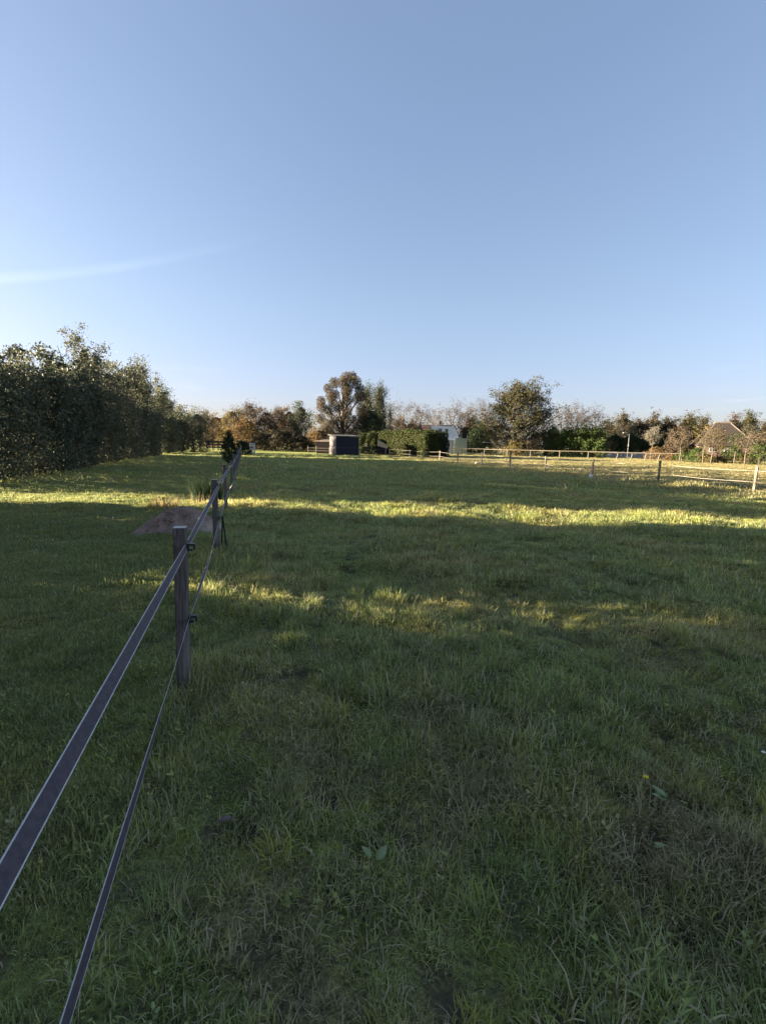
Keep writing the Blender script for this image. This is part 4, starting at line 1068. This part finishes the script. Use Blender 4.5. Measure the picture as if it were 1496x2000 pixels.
T('evergreen_tree', 'dark evergreen between white house and the olive tree', 'tree', 940, 98, 828, 64, 'dome', LV_DARK, M_BARK, 12000, .26, 271, trunk=.02, limbs=18, fill=.75)
# big olive tree
T('olive_tree', 'big round olive-brown tree standing alone behind the rail fence', 'tree', 1010, 86, 760, 132, 'round', LV_PINE, M_BARK, 32000, .26, 280, trunk=.03, limbs=60, subs=4, blob=.055, fill=.5, trunk_r=.4)
for i, (px, d, top, wp, lm, lab) in enumerate([(985, 82, 842, 44, LV_GREY, 'grey-green bush under the left of the big olive tree'), (1010, 81, 832, 36, LV_GREY, 'tall grey-green bush in front of the big olive tree trunk'),
                                              (1003, 79, 862, 40, LV_OLIVE, 'low yellow-green bush below the big olive tree'), (1037, 80, 858, 42, LV_BROWN, 'low red-brown bush below the right of the big olive tree'), (1058, 83, 842, 36, LV_GREY, 'dull green bush between olive tree and laurels')]):
    T('garden_bush', lab, 'bush', px, d, top, wp, 'dome', lm, M_BARK, 2600, .2, 290+i, trunk=.02, limbs=14, fill=.4, stems=2)
for i, (px, d, top, wp, lab) in enumerate([(1080, 82, 842, 42, 'leftmost of the dark green laurels behind the rail fence'), (1106, 81, 838, 44, 'second laurel from the olive tree'), (1134, 80, 836, 46, 'third laurel from the olive tree'), (1162, 79, 838, 44, 'laurel at the right end of the row by the dark wood')]):
    T('laurel', lab, 'bush', px, d, top, wp, 'dome', LV_LAUREL, M_BARK, 9000, .22, 310+i, trunk=.02, limbs=22, fill=.5, stems=2, blob=.1, group='laurels in a row')

# ------------------------------------------------------------------ right: dark wood, thatched farmhouse, young trees
WOOD = [(1185, 116, 826, 50, 'dark wood tree behind the right end of the laurels'), (1212, 112, 812, 52, 'grey topped wood tree above the slim street lamp'), (1244, 114, 822, 52, 'dark wood tree right of the slim street lamp'),
        (1270, 116, 814, 56, 'broad dark wood tree behind the pale young tree'), (1300, 112, 820, 56, 'dark rounded wood tree right of the pale young tree'), (1338, 104, 812, 50, 'round brown-green tree left of the thatched roof'),
        (1366, 122, 820, 40, 'dark tree top left behind the thatched roof'), (1425, 124, 816, 44, 'grey twiggy tree top right behind the thatched roof'), (1454, 120, 810, 50, 'dark green round tree right of the thatched roof'),
        (1490, 112, 826, 46, 'brown tree at the right edge of the picture'), (1525, 112, 818, 50, 'brown wood tree past the right edge'), (1560, 112, 820, 50, 'dark wood tree past the right edge'), (1320, 98, 838, 44, 'low reddish brown tree left of the dark barn')]
for i, (px, d, top, wp, lab) in enumerate(WOOD):
    T('wood_tree', lab, 'tree', px, d, top, wp, 'dome', (LV_BARE if i in (7, 12) else LV_PINE if i in (5, 8) else LV_WOOD), M_BARK, 11000, .27, 330+i, trunk=.02, limbs=26, fill=.68, stems=1, blob=.06)
for i, (px, d) in enumerate([(1195, 108), (1228, 106), (1262, 107), (1292, 104)]):
    T('wood_shrub', ['dark undergrowth bush at the foot of the wood behind the low wall', 'dark undergrowth bush left of the wood by the street lamp', 'dark undergrowth bush behind the pale young tree', 'dark undergrowth bush behind the orange brown thicket'][i], 'bush', px, d, 848, 48, 'dome', LV_DARK, M_BARK, 6500, .26, 350+i, trunk=.02, limbs=14, fill=.7)
def stolp():
    d = 96; px = 1402; p = at(px, d)
    root = tag(empty('thatched_farmhouse', Vector((p.x, p.y, 0)), -HEAD+R(-22)), 'farmhouse with a tall dark thatched pyramid roof and pale ridge cap', 'house')
    H = hgt(1397, 828, d); He = hgt(px, 872, d); w = 5.0; D = 5.0; r = 1.2
    mb = MB(); mb.box(Vector((0, 0, He/2)), (2*w-.8, 2*D-.8, He)); mb.build('wall', surf('dark_brick', (.16, .105, .085, 1), (.11, .075, .065, 1), 5), root)
    mb = MB(); a = [(-w, -D, He), (w, -D, He), (w, D, He), (-w, D, He), (-r, -.5, H), (r, -.5, H), (r, .5, H), (-r, .5, H)]
    mb.add(a, [(0, 1, 5, 4), (1, 2, 6, 5), (2, 3, 7, 6), (3, 0, 4, 7), (4, 5, 6, 7), (3, 2, 1, 0)])
    mb.build('roof', surf('thatch', (.045, .034, .031, 1), (.030, .024, .023, 1), 3, .95, .8, 20, (4, 4, 1)), root)
    mb = MB(); mb.box(Vector((0, 0, H+.08)), (2*r+.5, 1.25, .26)); mb.build('ridge_cap', surf('pale_ridge', (.16, .13, .11, 1), (.12, .1, .09, 1), 4), root)
    mb = MB(); mb.tube([(w, -D, He+.05), (r, -.5, H+.05)], .1, 6); mb.build('hip_ridge', surf('hip', (.12, .095, .085, 1), (.09, .075, .068, 1), 4), root)
    window(root, .2, He-.95, .95, .75, -D+.37); window(root, -2.3, He-.75, .9, .6, -D+.37)
    mb = MB(); mb.box(Vector((1.9, -D+.36, .95)), (1.0, .1, 1.9)); mb.build('door', M_PLASTIC, root)
stolp()
def barn():
    d = 100; p = at(1352, d); root = tag(empty('dark_barn', Vector((p.x, p.y, 0)), -HEAD), 'low dark barn roof with one pale skylight left of the thatched farmhouse', 'barn')
    Hr, He = hgt(1352, 855, d), hgt(1352, 873, d)
    blk = surf('dark_tiles', (.022, .022, .028, 1), (.034, .033, .04, 1), 4, .8)
    mb = MB(); mb.box(Vector((0, 2.5, He/2)), (5.4, 4.6, He)); mb.build('wall', surf('barn_boards', (.035, .032, .03, 1), (.025, .022, .02, 1), 4), root)
    mb = MB(); slope_quad(mb, (-3, -.1, He), (3, -.1, He), (3, 2.5, Hr), (-3, 2.5, Hr), .1); slope_quad(mb, (3, 5.1, He), (-3, 5.1, He), (-3, 2.5, Hr), (3, 2.5, Hr), .1)
    prism(mb, [(-2.95, He), (2.95, He), (2.95, He+.02), (-2.95, He+.02)], 0, 5); mb.build('roof', blk, root)
    s = (Hr-He)/2.6
    mb = MB(); slope_quad(mb, (1.0, .9, He+1.0*s+.1), (2.1, .9, He+1.0*s+.1), (2.3, 1.8, He+1.9*s+.1), (1.2, 1.8, He+1.9*s+.1), .05); mb.build('skylight', M_FRAME, root)
barn()
def low_wall():
    root = tag(empty('low_wall', (0, 0, 0)), 'long low pale concrete wall at the foot of the dark wood', 'wall')
    P = [at(1176, 88), at(1215, 86), at(1255, 84), at(1300, 82)]
    mt = surf('pale_concrete', (.34, .33, .33, 1), (.27, .26, .27, 1), 2, .85)
    for a, b in zip(P[:-1], P[1:]):
        mb = MB(); u = (b-a).normalized()*.02; mb.bar(a+u+Vector((0, 0, .5)), b-u+Vector((0, 0, .5)), .2, 1.0); mb.build('panel', mt, root)
    for p in P: mb = MB(); mb.box(Vector((p.x, p.y-.0, .58)), (.3, .3, 1.16)); mb.build('pillar', mt, root)
low_wall()
T('young_tree', 'pale leaved young tree with straight pale trunk before the dark wood', 'tree', 1270, 66, 838, 26, 'round', LV_PALE, M_BARKP, 1500, .16, 360, trunk=.48, limbs=14, fill=.3, trunk_r=.07)
T('dry_thicket', 'orange brown dry thicket beside the pale young tree', 'bush', 1283, 70, 874, 46, 'dome', LV_TAN, M_TWIG, 3600, .14, 361, trunk=.02, limbs=18, fill=.5, stems=3)
YT = [(1326, 61, 842, 40, LV_BROWN, .45, 'thin reddish brown young tree before the dark barn'), (1372, 59, 832, 44, LV_OLIVE, .42, 'yellow-brown young tree in front of the left of the thatched roof'), (1387, 57, 838, 36, LV_BROWN, .45, 'twin stemmed brown young tree before the farmhouse wall'),
      (1400, 60, 850, 30, LV_OLIVE, .5, 'short pale stemmed young tree below the white framed window'), (1433, 58, 848, 28, LV_LAUREL, .4, 'green young tree right of the white framed window'), (1452, 54, 846, 52, LV_BROWN, .48, 'orange brown young tree with pale leaning trunk'),
      (1472, 62, 846, 34, LV_BROWN, .45, 'brown young tree behind the leaning trunk'), (1496, 58, 846, 40, LV_BARE, .3, 'grey-brown young tree at the very right edge')]
for i, (px, d, top, wp, lm, tk, lab) in enumerate(YT):
    T('young_tree', lab, 'tree', px, d, top, wp, 'vase', lm, M_BARKP, 800, .16, 370+i, trunk=tk*.7, limbs=16, subs=3, twig=1, fill=.2, trunk_r=.075, lean=(.3 if i == 5 else 0, 0))
GB = [(1338, 63, 882, 40, LV_LAUREL, 'low green bush below the thin reddish tree'), (1360, 61, 874, 34, LV_LAUREL, 'green bush between barn and farmhouse'), (1382, 60, 886, 30, LV_OLIVE, 'tan low bush at the foot of the twin stems'),
      (1412, 60, 884, 30, LV_BROWN, 'brown low bush right of the twin stems'), (1430, 59, 870, 42, LV_LAUREL, 'bushy green shrub below the green young tree'), (1455, 58, 884, 36, LV_OLIVE, 'tan low bush under the leaning trunk'),
      (1480, 56, 866, 44, LV_LAUREL, 'big green shrub by the right edge'), (1310, 66, 886, 26, LV_TAN, 'small tan bush right of the dry thicket'), (1466, 57, 890, 30, LV_BROWN, 'brown low bush between leaning trunk and big green shrub')]
for i, (px, d, top, wp, lm, lab) in enumerate(GB):
    T('garden_bush', lab, 'bush', px, d, top, wp, 'dome', lm, M_BARK, 2000, .15, 390+i, trunk=.02, limbs=14, fill=.4, stems=2)
